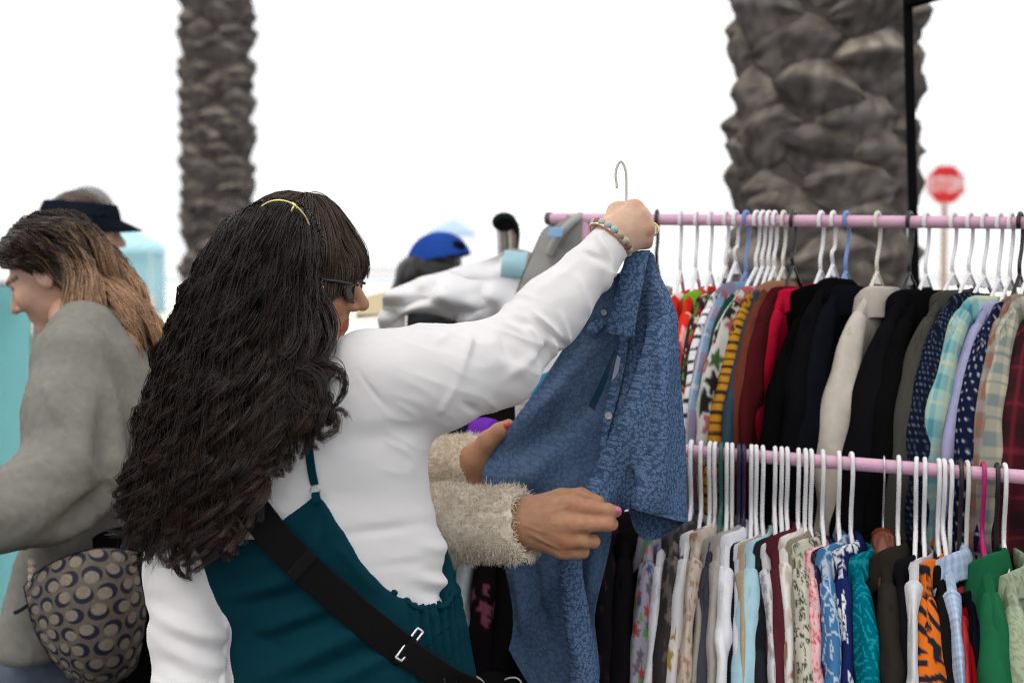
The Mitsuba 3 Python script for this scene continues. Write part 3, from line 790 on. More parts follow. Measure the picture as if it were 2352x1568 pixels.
nail(at(1418, 1172, 2.078), (1, -0.1, -0.2), (0.0065, 0.004, 0.0058), (0.62, 0.11, 0.28), p2)
nail(at(1409, 1199, 2.088), (0.8, 0.6, 0), (0.0045, 0.003, 0.0045), (0.5, 0.22, 0.2), p2)
nail(at(1163, 978, 2.323), (0.7, 0, 0.7), (0.008, 0.004, 0.0055), (0.5, 0.05, 0.045), p2)

rng = np.random.default_rng(7)
FL = np.array([0.76, 0.69, 0.58])
# ---- fleece jacket
axR = (A2R[3][0] - A2R[2][0]) / np.linalg.norm(A2R[3][0] - A2R[2][0]); axR = axR + [0, 0, 0.14]; axR /= np.linalg.norm(axR)
axL = (A2L[3][0] - A2L[2][0]) / np.linalg.norm(A2L[3][0] - A2L[2][0])


def fleece(p):
    r = np.maximum(chain(p, A2R, 0.03), (p - at(1207, 1205, 2.105)) @ axR)
    r = np.maximum(r, -np.maximum(cone(p, at(1150, 1205, 2.12), at(1230, 1205, 2.1), 0.043, 0.043), -((p - at(1178, 1205, 2.11)) @ axR)))
    l = np.maximum(chain(p, A2L, 0.03), (p - at(1098, 1062, 2.375)) @ axL)
    t = np.maximum(chain(p, T2, 0.06), p[:, 2] - at(0, 830, 2.5)[2])
    return smin(t, np.minimum(r, l), 0.03)


lo, hi = bounds(T2 + A2R + A2L, 0.02)
v, f = surface_nets(fleece, lo * [1, 1, 0] + [0, 0, 0.8], hi, 0.0062)
n = normals(v, f)
v = v + n * (0.0075 * (meshkit.fbm(v * 75, 3, seed=2) - 0.5) + 0.008 * (meshkit.fbm(v * 16, 2, seed=4) - 0.5))[:, None]
n = normals(v, f)
col = FL * (0.78 + 0.44 * meshkit.fbm(v * 85, 2, seed=2)[:, None])
i = rng.choice(np.flatnonzero((v[:, 0] > at(960, 0, 2.2)[0]) & (n[:, 1] < 0.45)), 15000)
b, nn = v[i] + rng.normal(0, 0.0022, (len(i), 3)), n[i]
d = nn + rng.normal(0, 0.75, (len(i), 3)); d /= np.linalg.norm(d, axis=1, keepdims=True)
d2 = d + rng.normal(0, 0.8, d.shape)
tt = np.linspace(0, 1, 4)
fl = b[:, None] + 0.0042 * (d[:, None] * tt[None, :, None] + 0.6 * d2[:, None] * (tt ** 2)[None, :, None])
fv, ff = strands(fl, 0.00055 * (1 - 0.5 * tt))
fc = np.repeat(FL * rng.uniform(0.75, 1.25, (len(i), 1)), 12, 0)
put(p2, 'fleece_jacket', cat_mesh([(v, f), (fv, ff)]), 'wool', np.vstack([col, fc]))
# ---- trousers below the jacket
tr = []
for dx in (-0.09, 0.09):
    q = T2[3][0] + [dx, 0, 0]
    tr.append(surface_nets(lambda p: chain(p, [(q, 0.12), (q * [1, 1, 0] + [0, 0, 0.5], 0.08), (q * [1, 1, 0] + [0, -0.0, 0.06], 0.055)], 0.03), q * [1, 1, 0] - [0.16, 0.16, 0.0], q + 0.16, 0.02))
put(p2, 'trousers', cat_mesh(tr), 'fabric', (0.03, 0.03, 0.035))


def straight_hair(H, R, paths, L, per, m, col, seed, amp=0.002, rad=0.0008, spread=0.006, wl=0.12, tipcol=None, mass=True):
    """Hair in locks. paths: rows of guide points (head coordinates) across the head; each lock blends two neighbouring guides."""
    r = np.random.default_rng(seed)
    g = np.array([spline(p, m) for p in paths])
    s = r.random(L) * (len(g) - 1); k = np.minimum(s.astype(int), len(g) - 2); w = (s - k)[:, None, None]
    base = g[k] * (1 - w) + g[k + 1] * w + r.normal(0, 0.003, (L, 1, 3))
    t = np.linspace(0, 1, m)
    cs, cc = [], []
    ph = 6.3 * nz(np.stack([s * 1.7, s * 0, s * 0], 1), seed) + r.normal(0, .5, L)
    arc = np.cumsum(np.linalg.norm(np.diff(base, axis=1, prepend=base[:, :1]), axis=2), 1)
    for _ in range(per):
        o = np.clip(r.normal(0, 1, (L, 1, 3)), -1.6, 1.6) * spread * (1 - 0.5 * t)[None, :, None]
        q = 6.283 * arc / wl + ph[:, None] + r.normal(0, .15, (L, 1))
        wv = np.stack([np.sin(q), np.cos(q * .9), 0 * q], -1) * (amp * np.clip(arc / 0.15, 0, 1))[..., None]
        cs.append(base + o + wv)
        tone = r.uniform(.65, 1.4, (L, 1, 1))
        c = np.asarray(col)[None, None] * tone
        if tipcol is not None:
            mixv = np.clip((arc + r.normal(0, .035, (L, 1)) - 0.16) / 0.12, 0, 1)[..., None]
            c = c * (1 - mixv) + np.asarray(tipcol) * r.uniform(.6, 1.25, (L, 1, 1)) * mixv
        cc.append(np.broadcast_to(c, (L, m, 3)))
    C, Cc = np.concatenate(cs), np.concatenate(cc)
    v, f = strands(C, rad * (1 - 0.5 * t ** 3))
    col_ = np.repeat(Cc[:, :, None], 3, 2).reshape(-1, 3)
    if mass:
        sv, sf = sheet(g * 0.992, 0.004)
        v, f = cat_mesh([(v, f), (sv, sf)])
        col_ = np.vstack([col_, np.tile(np.asarray(col) * 0.8, (len(sv), 1))])
    return v @ R.T + H, f, col_


# guides over the right side of the head (the side away from us is built the same), from the parting down to the jaw, with a fringe at the brow
g2 = []
for a in np.radians([-150, -115, -80, -45, -15, 10, 35, 60, 85, 115, 150, 180, 210]):
    x, y = math.cos(a), math.sin(a)                       # a = 90: brow
    front = max(0, y)
    drop = -0.105 + 0.134 * front ** 1.3
    g2.append([(0.01, 0.0, 0.128), (0.035 * x + .005, 0.045 * y - .008, 0.121), (0.075 * x, 0.094 * y - 0.012, 0.075), (0.087 * x, (0.106 + .012 * front) * y - 0.008, 0.02 + 0.02 * front), (0.086 * x, (0.1 + 0.022 * front) * y - 0.012, drop)])
hv, hf, hcc = straight_hair(H2, R2, g2, 760, 7, 14, (0.048, 0.029, 0.02), 5, amp=0.005, spread=0.0042, rad=0.00095)
v, f = surface_nets(lambda p: np.maximum(ell((p - H2) @ R2, (0, -0.014, 0.03), (0.082, 0.103, 0.097)), -((p - H2) @ R2 @ np.array([0, -0.75, 0.66]) + 0.012)), H2 - 0.15, H2 + 0.15, 0.006)
put(p2, 'hair', cat_mesh([(hv, hf), (v, f)]), 'hair', np.vstack([hcc, np.tile([0.045, 0.027, 0.019], (len(v), 1))]))
gl = thing('glasses', 'dark framed glasses on the woman in the cream fleece', 'glasses')
gp = []
for sx in (1, -1):
    a = np.linspace(0, 2 * np.pi, 25)
    loop = np.stack([sx * 0.034 + 0.026 * np.cos(a), 0.101 - 0.012 * np.abs(np.cos(a)) + 0 * a, -0.004 + 0.021 * np.sin(a)], 1) @ R2.T + H2
    gp.append(tube(loop, 0.0022, 6, caps=False))
    gp.append(tube(np.array([[sx * 0.06, 0.1, 0.006], [sx * 0.078, 0.04, 0.006], [sx * 0.082, -0.01, 0.002]]) @ R2.T + H2, 0.0026, 6, n=10))
    lens = np.vstack([[[sx * 0.034, 0.101, -0.004]], np.stack([sx * 0.034 + 0.026 * np.cos(a), 0.101 - 0.012 * np.abs(np.cos(a)), -0.004 + 0.021 * np.sin(a)], 1)[:-1]])
    j = np.arange(24)
    put(gl, 'lens', (lens @ R2.T + H2, np.stack([j * 0, j + 1, (j + 1) % 24 + 1], 1)), {'type': 'twosided', 'b': {'type': 'principled', 'base_color': rgb(0.02, 0.017, 0.015), 'roughness': 0.05, 'specular': 0.8}})
gp.append(tube(np.array([[-0.009, 0.1, 0.004], [0.009, 0.1, 0.004]]) @ R2.T + H2, 0.002, 6, n=4))
put(gl, 'frame', cat_mesh(gp), 'gloss', (0.008, 0.007, 0.007))

# ================================================================ the young woman at the left, in a grey wool cardigan, looking down
p3 = thing('person', 'young woman with long brown hair fading to blonde, in grey wool cardigan, looking down', 'person')
H3 = at(119, 629, 2.9); R3 = face_to(-88, 30)
SK3 = np.array([0.55, 0.335, 0.245])
v, f = surface_nets(lambda p: head_sdf(p, H3, R3, 0.93), H3 - [0.2, 0.17, 0.22], H3 + [0.18, 0.17, 0.16], 0.0045)
hc = face_color(v, H3, R3, SK3, 0.93)
S3 = [at(215, 800, 2.8), at(225, 1000, 2.83), at(225, 1300, 2.83), at(215, 1600, 2.83)]
T3 = [(at(190, 765, 2.78), 0.06), (at(205, 860, 2.8), 0.105), (S3[1], 0.125), (S3[2], 0.125), (S3[3], 0.14)]
A3 = [(at(168, 838, 2.7), 0.078), (at(165, 960, 2.64), 0.08), (at(170, 1085, 2.6), 0.083), (at(70, 1160, 2.53), 0.074), (at(-80, 1205, 2.48), 0.062)]
B3 = [(at(270, 850, 2.95), 0.07), (at(240, 1080, 3.0), 0.06), (at(60, 1180, 2.9), 0.05), (at(-60, 1200, 2.75), 0.04)]
bv, bf = surface_nets(lambda p: smin(smin(chain(p, [(a, r - 0.045) for a, r in T3], 0.05), cone(p, H3 + [0.03, 0.02, -0.07], T3[0][0], 0.05, 0.05), 0.03), smin(chain(p, [(a, r - 0.042) for a, r in A3], 0.03), chain(p, [(a, r - 0.02) for a, r in B3], 0.03), .01), 0.03), *bounds(T3 + A3 + B3, 0.02), 0.011)
hand3 = surface_nets(lambda p: np.minimum.reduce([smin(ell(p, at(-110, 1212, 2.46), (0.045, 0.02, 0.035)), chain(p, [(at(-130, 1195 + 12 * k, 2.46), 0.011), (at(-175, 1205 + 13 * k, 2.47), 0.0095), (at(-190, 1225 + 12 * k, 2.48), 0.008)], 0.005), 0.01) for k in range(4)]), at(-220, 1310, 2.42), at(-60, 1140, 2.54), 0.005)
put(p3, 'body', cat_mesh([(v, f), (bv, bf), hand3]), 'skin', np.vstack([hc, np.tile(SK3, (len(bv) + len(hand3[0]), 1))]))


def cardigan(p):
    d = np.maximum(chain(p, T3, 0.07), p[:, 2] - at(0, 690, 2.8)[2])
    d = smin(d, np.minimum(chain(p, A3, 0.05), chain(p, B3, 0.04)), 0.03)
    d = smin(d, cone(p, at(110, 1260, 2.68), at(60, 1480, 2.66), 0.05, 0.064), 0.03)
    return np.maximum(d, at(0, 1497, 2.7)[2] - p[:, 2])


lo, hi = bounds(T3 + A3 + B3, 0.03)
v, f = surface_nets(cardigan, lo * [1, 1, 0] + [0, 0, at(0, 1520, 2.7)[2]], hi, 0.0095)
n = normals(v, f)
v = v + n * (0.026 * (meshkit.fbm(v * [9, 9, 10], 2, seed=21) - 0.5) + 0.004 * (meshkit.fbm(v * 60, 2, seed=6) - 0.5))[:, None]


def YC(px): return 2.58


C3 = [(np.array(at(a, b, 2.56)) * [1, .3, 1], np.array(at(c, d, 2.54)) * [1, .3, 1], w * .8, h * 1.5) for a, b, c, d, w, h in
      ((235, 850, 250, 1130, .022, -.028), (250, 1130, 60, 1260, .02, -.028), (60, 1095, 130, 1120, .014, .012), (20, 1120, 120, 1150, .014, -.012), (60, 1040, 160, 1075, .016, .012), (190, 1010, 230, 1100, .014, .01), (120, 1240, 150, 1480, .014, -.024), (170, 1240, 320, 1120, .018, .014), (200, 1280, 340, 1170, .015, -.012), (90, 860, 130, 960, .012, .008), (270, 900, 300, 1060, .018, .012))]
v = folded(v, n, C3)
put(p3, 'cardigan', (v, f), 'wool', np.array([0.25, 0.243, 0.218]) * (0.8 + 0.4 * meshkit.fbm(v * 150, 2, seed=9)[:, None]))
tr = []
for dx, dy in ((-0.08, -0.03), (0.07, 0.04)):
    q = S3[3] + [dx - 0.02, dy, 0.05]
    tr.append(surface_nets(lambda p: chain(p, [(q, 0.115), (q * [1, 1, 0] + [0, -.03, 0.48], 0.075), (q * [1, 1, 0] + [0, 0.02, 0.06], 0.05)], 0.03), q * [1, 1, 0] - [0.16, 0.16, 0.0], q + 0.16, 0.016))
tm = cat_mesh(tr)
put(p3, 'jeans', tm, 'fabric', np.array([0.115, 0.14, 0.19]) * (0.75 + 0.5 * nz(tm[0] * 90)[:, None]))
g3 = []
hang3 = R3.T @ np.array([0.0, 0.0, -1.0])
right3, near3 = R3.T @ np.array([1.0, 0, 0]), R3.T @ np.array([0, -1.0, 0])
# swept back from the forehead over the near ear, then round the back of the head, then the far side falling before the far shoulder
for hd, lean in (([(-.012, .088, .082), (-.05, .076, .062), (-.082, .034, .036), (-.09, -.02, .012), (-.084, -.035, -.04)], .1), ([(-.008, .065, .107), (-.05, .045, .1), (-.084, .0, .07), (-.09, -.045, .03), (-.085, -.07, -.03)], .3),
                 ([(0, .03, .122), (-.055, .01, .108), (-.085, -.04, .07), (-.083, -.08, .02), (-.075, -.095, -.04)], .42), ([(0, 0, .127), (-.05, -.03, .115), (-.07, -.08, .075), (-.062, -.115, .02), (-.055, -.12, -.05)], .55),
                 ([(0, -.01, .127), (-.025, -.055, .117), (-.035, -.11, .07), (-.03, -.128, .01), (-.028, -.128, -.05)], .6), ([(0, -.01, .127), (.025, -.055, .117), (.035, -.11, .07), (.03, -.128, .01), (.028, -.128, -.05)], .55),
                 ([(0, 0, .127), (.05, -.03, .115), (.075, -.08, .07), (.075, -.09, .0), (.07, -.09, -.06)], .35), ([(0, .03, .122), (.055, .01, .108), (.085, -.03, .06), (.088, -.03, .0), (.085, -.02, -.06)], .05), ([(0, .065, .107), (.05, .045, .1), (.086, .0, .05), (.09, .01, -.01), (.085, .03, -.07)], -.1), ([(0, .075, .1), (.05, .06, .09), (.086, .02, .04), (.088, .03, -.02), (.08, .05, -.08)], -.12)):
    hd = np.array(hd, float)
    hd = hd * [0.93, 0.93, 0.9]
    g3.append(np.vstack([hd] + [hd[-1] + hang3 * k + right3 * (lean * 1.25 * k + 0.012 * math.sin(k * 30 + lean * 9)) + near3 * 0.02 for k in (0.08, 0.16, 0.24, 0.32)]))
hv, hf, hcc = straight_hair(H3, R3, g3, 330, 9, 22, (0.035, 0.021, 0.015), 8, amp=0.02, spread=0.005, rad=0.0012, wl=0.19, tipcol=(0.5, 0.31, 0.19))
v, f = surface_nets(lambda p: np.maximum(ell((p - H3) @ R3, (0, -0.014, 0.03), (0.075, 0.092, 0.086)), -((p - H3) @ R3 @ np.array([0, -0.8, 0.6]) + 0.01)), H3 - 0.15, H3 + 0.15, 0.007)
put(p3, 'hair', cat_mesh([(hv, hf), (v, f)]), 'hair', np.vstack([hcc, np.tile([0.03, 0.019, 0.014], (len(v), 1))]))

# the patterned bag at her hip, and the dark bag behind it
bg = thing('shoulder_bag', 'tan and navy shoulder bag patterned with circles at the hip of the grey cardigan', 'bag')
def bag_fn(p, nn, uv):
    x, y = uv.x * 42.0, uv.y * 42.0
    r0 = dr.floor(y); xx = x + 0.5 * (r0 - 2 * dr.floor(r0 / 2))
    c0 = dr.floor(xx); h = mikit.cell_rand(c0, r0, 4)
    cx, cy = xx - c0 - 0.5, y - r0 - 0.5
    d = dr.sqrt(cx * cx + cy * cy)
    a = h * 6.28; ox, oy = dr.cos(a) * 0.16, dr.sin(a) * 0.16
    d2 = dr.sqrt(dr.square(cx - ox) + dr.square(cy - oy))
    disc = smoothstep(0.36, 0.28, d2)
    cres = smoothstep(0.46, 0.4, d) * (1 - disc)
    base = mix((0.12, 0.102, 0.082), (0.22, 0.19, 0.152), disc)
    return mix(base, (0.012, 0.014, 0.035), cres) * (0.85 + 0.3 * noise(x * 9, y * 9))
principled('bag_print', proc(bag_fn), 0.7, 0.3)
P = patch([[at(*q) for q in r] for r in ([(88, 1345, 2.56), (150, 1310, 2.52), (220, 1285, 2.52), (284, 1262, 2.58)], [(100, 1385, 2.55), (160, 1365, 2.49), (230, 1350, 2.49), (286, 1330, 2.57)],
           [(118, 1440, 2.55), (175, 1440, 2.485), (240, 1430, 2.485), (300, 1395, 2.57)], [(150, 1490, 2.56), (195, 1500, 2.5), (245, 1500, 2.5), (292, 1470, 2.58)], [(180, 1525, 2.6), (210, 1535, 2.57), (250, 1532, 2.57), (284, 1510, 2.61)])], 30, 36)
sv, sf = sheet(P, 0.03)
uvp = np.stack(np.meshgrid(np.linspace(0, .16, 36), np.linspace(0, .21, 30)), -1).reshape(-1, 2)
put(bg, 'body', (sv, sf), 'bag_print', uv=np.vstack([uvp, uvp]))
put(bg, 'piping', tube([at(86, 1350, 2.55), at(150, 1312, 2.51), at(220, 1286, 2.51), at(286, 1260, 2.57)], 0.004, 8, n=20), 'plastic', (0.015, 0.017, 0.035))
put(bg, 'zip_pull', tube([at(148, 1345, 2.485), at(180, 1330, 2.48), at(215, 1318, 2.482)], [0.003, 0.007, 0.006, 0.003], 10, n=14), 'steel')
put(bg, 'strap', tube([at(96, 1345, 2.54), at(60, 1390, 2.56), at(35, 1405, 2.57)], 0.005, 8, n=12), 'plastic', (0.015, 0.016, 0.03))
put(bg, 'tassel', cat_mesh([ball(at(73, 1292 + 17 * k, 2.53), (0.0075, 0.0075, 0.009), 1) for k in range(5)]), 'gloss', (0.55, 0.42, 0.36), label='pale pink beaded tassel')
put(bg, 'strap', tube([at(284, 1262, 2.58), at(300, 1130, 2.72), at(270, 930, 2.86), at(215, 800, 2.9)], 0.006, 8, n=20), 'plastic', (0.015, 0.016, 0.03))
bk = thing('handbag', 'plain black handbag hanging behind the bag patterned with circles', 'bag')
P = patch([[at(*q) for q in r] for r in ([(280, 1235, 2.72), (310, 1215, 2.7), (350, 1210, 2.72)], [(285, 1330, 2.7), (320, 1330, 2.67), (375, 1330, 2.7)], [(290, 1430, 2.7), (325, 1440, 2.66), (390, 1440, 2.7)], [(300, 1520, 2.72), (340, 1535, 2.7), (395, 1540, 2.73)])], 18, 14)
put(bk, 'body', sheet(P, 0.06), 'fabric', (0.008, 0.008, 0.009))
put(bk, 'flap', sheet(patch([[at(*q) for q in r] for r in ([(300, 1440, 2.69), (350, 1400, 2.66), (400, 1370, 2.68)], [(285, 1530, 2.69), (345, 1530, 2.65), (400, 1545, 2.68)])], 8, 10), 0.006), 'fabric', (0.006, 0.006, 0.007))

# ================================================================ people farther off
def far_person(label, H, yaw, pitch, skin, hair, top, lower, s=1.0, half=False):
    k = thing('person', label, 'person')
    R = face_to(yaw, pitch)
    base = H * [1, 1, 0]
    v, f = surface_nets(lambda p: head_sdf(p, H, R, s), H - 0.2 * s, H + 0.17 * s, 0.008)
    sh = H + [0, 0, -0.27]
    wv = R @ np.array([1, 0, 0]); wv[2] = 0
    tr = [(H + [0, 0, -0.2], 0.055), (sh, 0.09), (sh + [0, 0, -0.25], 0.13), (base + [0, 0, 0.95], 0.14)]
    arms = [[(sh + wv * 0.17 * q, 0.06), (sh + wv * 0.22 * q + [0, 0, -0.28], 0.05), (sh + wv * 0.2 * q + R @ np.array([0, 0.18, 0]) + [0, 0, -0.42], 0.04)] for q in (-1, 1)]
    legs = [[(base + wv * 0.09 * q + [0, 0, 0.9], 0.1), (base + wv * 0.1 * q + [0, 0, 0.48], 0.065), (base + wv * 0.1 * q + [0, 0, 0.06], 0.045)] for q in (-1, 1)]
    cl = lambda p, o: smin(chain(p, [(a, r + o) for a, r in tr], .05), np.minimum(*[chain(p, [(a, r + o) for a, r in q], .03) for q in arms]), 0.06)
    lo, hi = bounds(tr + arms[0] + arms[1], 0.03)
    b = surface_nets(lambda p: np.minimum(cl(p, -0.012), np.minimum(*[chain(p, [(a, r - 0.01) for a, r in q], .03) for q in legs])), lo * [1, 1, 0], hi, 0.025)
    put(k, 'body', cat_mesh([(v, f), b]), 'skin', np.vstack([face_color(v, H, R, np.array(skin), s), np.tile(skin, (len(b[0]), 1))]))
    v, f = surface_nets(lambda p: np.maximum(np.maximum(cl(p, 0.004), 0.93 - p[:, 2]), p[:, 2] - H[2] + 0.185), lo, hi, 0.016)
    put(k, 'top', (v + normals(v, f) * (0.02 * (meshkit.fbm(v * 12, 2) - 0.5))[:, None], f), 'fabric', top)
    v, f = surface_nets(lambda p: np.minimum(*[chain(p, [(a, r + .005) for a, r in q], .03) for q in legs]), lo * [1, 1, 0], hi * [1, 1, 0] + [0, 0, 1.05], 0.022)
    put(k, 'trousers', (v, f), 'fabric', lower)
    v, f = surface_nets(lambda p: np.maximum(ell((p - H) @ R / s, (0, -0.016, 0.03), (0.082, 0.1, 0.093)) * s, -((p - H) @ R / s @ np.array([0, -0.8, 0.6]) + 0.022)), H - 0.2, H + 0.2, 0.009)
    v = v + normals(v, f) * (0.008 * (nz(v * [60, 60, 25]) - 0.5))[:, None]
    put(k, 'hair', (v, f), 'hair', hair)
    return k, R


def cap_mesh(H, R, s, brim=(0.07, 0.0), crown=True, h=0.093, open_top=False, back_hole=False):
    def fn(p):
        q = (p - H) @ R / s
        d = np.abs(ell(q, (0, -0.014, 0.03), (0.088, 0.107, h + 0.006))) - 0.0035
        d = np.maximum(d, -(q[:, 2] - 0.038))
        if open_top: d = np.maximum(d, q[:, 2] - 0.082)
        if back_hole: d = np.maximum(d, -(np.hypot(q[:, 0], (q[:, 2] - 0.06)) - 0.024) * np.where(q[:, 1] < 0, 1, -1) - np.where(q[:, 1] < 0, 0, 9))
        return d * s
    m = surface_nets(fn, H - 0.15, H + 0.16, 0.006)
    u = np.linspace(-1, 1, 17)
    rows = []
    for k in np.linspace(0, 1, 6):
        ang = u * 1.15
        x, y = 0.088 * np.sin(ang), 0.107 * np.cos(ang) - 0.014
        rows.append(np.stack([x * (1 - 0.12 * k), y + brim[0] * k * np.cos(u * 1.4), 0.041 - 0.012 * k - 0.02 * u ** 2 * k + brim[1] * k], 1))
    b = sheet(np.array(rows) * s, 0.004)
    return m, (b[0] @ R.T + H, b[1])


H4 = at(194, 533, 4.1)
k4, R4 = far_person('person in dark visor and peach top, mostly hidden behind the brown and blonde hair', H4, 82, 4, (0.5, 0.29, 0.21), (0.055, 0.032, 0.02), (0.55, 0.33, 0.25), (0.05, 0.06, 0.09))
vs = thing('sun_visor', 'dark navy sun visor with long brim on the person behind the blonde hair', 'visor')
m, b = cap_mesh(H4, R4, 1.06, brim=(0.062, -0.012), open_top=True)
put(vs, 'band', m, 'fabric', (0.012, 0.017, 0.026)); put(vs, 'brim', b, 'fabric', (0.010, 0.014, 0.022))
H5 = at(208, 512, 5.6)
k5, R5 = far_person('person in pale grey cap, farthest back, only the crown showing above the visor', H5, 10, 0, (0.4, 0.25, 0.18), (0.05, 0.03, 0.02), (0.3, 0.3, 0.3), (0.05, 0.05, 0.06))
cp = thing('cap', 'pale grey cap whose crown rises above the dark visor', 'cap')
m, b = cap_mesh(H5, R5, 1.1)
put(cp, 'crown', m, 'fabric', (0.33, 0.32, 0.31)); put(cp, 'brim', b, 'fabric', (0.3, 0.29, 0.28))
H6 = at(1004, 626, 5.0)
k6, R6 = far_person('person with dark hair under a bright blue cap, half hidden by a pale garment bag', H6, 200, 12, (0.33, 0.2, 0.13), (0.008, 0.007, 0.008), (0.02, 0.02, 0.022), (0.05, 0.05, 0.06))
c6 = thing('cap', 'bright blue cap with a dark opening, worn by the person behind the pale garment bag', 'cap')
Rb = face_to(0, -6)
m, b = cap_mesh(H6, face_to(-70, 10), 1.08, brim=(0.05, -0.02))
put(c6, 'crown', m, 'fabric', (0.022, 0.075, 0.36)); put(c6, 'brim', b, 'fabric', (0.008, 0.008, 0.012))
put(c6, 'vent_opening', ball(at(1048, 566, 4.935), (0.032, 0.018, 0.02), 2), 'fabric', (0.008, 0.008, 0.012))
# long dark hair falling from under the cap
hv = surface_nets(lambda p: chain(p, [(H6 + [-0.02, 0, 0.0], 0.1), (at(965, 640, 5.02), 0.085), (at(930, 668, 5.03), 0.05)], 0.03), H6 - [0.35, 0.16, 0.22], H6 + [0.15, 0.16, 0.1], 0.012)
put(k6, 'long_hair', (hv[0] + normals(*hv) * (0.015 * (nz(hv[0] * [50, 50, 20]) - 0.5))[:, None], hv[1]), 'hair', (0.008, 0.007, 0.008))
# ================================================================ the blue printed shirt held up on its hanger
sh = thing('blue_shirt', 'blue short sleeved paisley shirt on a hanger held up by the raised fist', 'shirt')


def print_fn(p, nn, uv):
    x, y = uv.x * 165.0, uv.y * 165.0
    wx, wy = x + 0.5 * noise(x * 1.3, y * 1.3), y + 0.5 * noise(x * 1.3 + 9, y * 1.3)
    d1, d2, h = voronoi(wx, wy)
    edge = smoothstep(0.03, 0.16, d2 - d1)
    ringl = smoothstep(0.10, 0.05, dr.abs(d1 - 0.33)) + smoothstep(0.11, 0.05, dr.abs(d1 - 0.1))
    e1, e2, h2 = voronoi(wx * 2.3 + 5, wy * 2.3)
    small = smoothstep(0.12, 0.04, dr.abs(e1 - 0.28))
    v = dr.clip((ringl * 0.85 + 0.55 * small) * edge + 0.18 * noise(x * 4, y * 4), 0, 1)
    return mix((0.03, 0.068, 0.14), (0.14, 0.205, 0.34), v)


scene['shirt_print'] = {'type': 'twosided', 'b': {'type': 'diffuse', 'reflectance': proc(print_fn)}}
scene['shirt_reverse'] = {'type': 'twosided', 'b': {'type': 'diffuse', 'reflectance': proc(lambda p, n, uv: 0.45 * print_fn(p, n, uv * 0.82) + 0.55 * mix((0.06, 0.106, 0.195), (0.095, 0.148, 0.25), noise(uv.x * 90, uv.y * 90) * .5 + .5 * noise(uv.x * 330, uv.y * 330)))}}
rngs = np.random.default_rng(12)


def panel(name, rows, nu, nv, folds=(), thick=0.0012, fam=0.004, seed=0, bsdf='shirt_print', side=1, label=None, parent=None):
    P = patch([[at(*q) for q in r] for r in rows], nu, nv)
    v, f = sheet(P)
    n = normals(v, f)
    if n[:, 1].mean() > 0: f = f[:, ::-1]; n = -n
    v = v + n * (fam * (meshkit.fbm(v * [20, 8, 12], 3, seed=seed) - 0.5))[:, None]
    F = [(np.array(at(a, b, 2.18)) * [1, .02, 1], np.array(at(c, d, 2.18)) * [1, .02, 1], w, h) for a, b, c, d, w, h in folds]
    q = v * [1, .02, 1]
    for a, b, w, hgt in F:
        hgt = hgt * 1.5
        d = b - a; t = np.clip((q - a) @ d / (d @ d), 0, 1)
        v = v + n * (hgt * np.exp(-(np.linalg.norm(q - a - t[:, None] * d, axis=1) / w) ** 2) * np.sin(np.pi * np.clip(t * .86 + .07, 0, 1)) ** .6)[:, None]
    G = v.reshape(nu, nv, 3)
    uu = np.concatenate([np.zeros((nu, 1)), np.cumsum(np.linalg.norm(np.diff(G, axis=1), axis=2), 1)], 1)
    vv = np.concatenate([np.zeros((1, nv)), np.cumsum(np.linalg.norm(np.diff(G, axis=0), axis=2), 0)], 0)
    uv = np.stack([v[:, 0] * 1.15 + v[:, 1] * 0.6, v[:, 2]], -1) + seed * 0.37
    sv, sf = sheet(G if True else G, thick)
    return put(parent or sh, name, (sv, sf), bsdf, uv=np.vstack([uv, uv]), label=label)


panel('left_front', [[(1385, 630, 2.2), (1395, 630, 2.2), (1408, 630, 2.205), (1436, 630, 2.215)], [(1318, 760, 2.24), (1352, 768, 2.235), (1385, 778, 2.225), (1434, 790, 2.22)], [(1226, 905, 2.3), (1288, 900, 2.275), (1348, 905, 2.25), (1420, 915, 2.23)],
      [(1142, 1026, 2.335), (1225, 1030, 2.295), (1310, 1030, 2.26), (1400, 1020, 2.235)], [(1108, 1088, 2.325), (1195, 1110, 2.29), (1285, 1120, 2.26), (1380, 1110, 2.225)], [(1124, 1180, 2.31), (1195, 1200, 2.285), (1270, 1210, 2.25), (1352, 1200, 2.215)],
      [(1160, 1300, 2.28), (1203, 1310, 2.265), (1250, 1310, 2.24), (1308, 1300, 2.205)], [(1178, 1400, 2.265), (1215, 1420, 2.255), (1262, 1430, 2.235), (1322, 1430, 2.21)], [(1168, 1490, 2.25), (1215, 1570, 2.25), (1266, 1625, 2.23), (1332, 1660, 2.21)]],
      90, 50, [(1180, 1020, 1330, 880, .022, .01), (1150, 1090, 1300, 1000, .02, -.008), (1260, 960, 1370, 800, .014, .006), (1210, 1120, 1370, 980, .02, .008), (1150, 1150, 1260, 1170, .02, -.008), (1180, 1330, 1230, 1480, .014, .009), (1215, 1300, 1260, 1480, .012, -.009), (1235, 1420, 1290, 1330, .014, .008), (1300, 1060, 1375, 900, .012, -.006), (1200, 1500, 1215, 1400, .012, .01)], seed=1, fam=0.012, bsdf='shirt_reverse')
panel('placket', [[(1285, 1262, 2.172), (1312, 1262, 2.165), (1340, 1262, 2.172)], [(1288, 1350, 2.18), (1312, 1350, 2.168), (1340, 1350, 2.18)], [(1302, 1440, 2.185), (1328, 1440, 2.17), (1357, 1445, 2.185)], [(1310, 1530, 2.185), (1338, 1530, 2.17), (1370, 1530, 2.19)], [(1316, 1640, 2.185), (1350, 1640, 2.17), (1386, 1640, 2.19)]],
      50, 16, [(1318, 1290, 1345, 1430, .006, .004), (1305, 1400, 1325, 1520, .006, .004)], seed=2, label='buttoned front strip hanging below the hand')
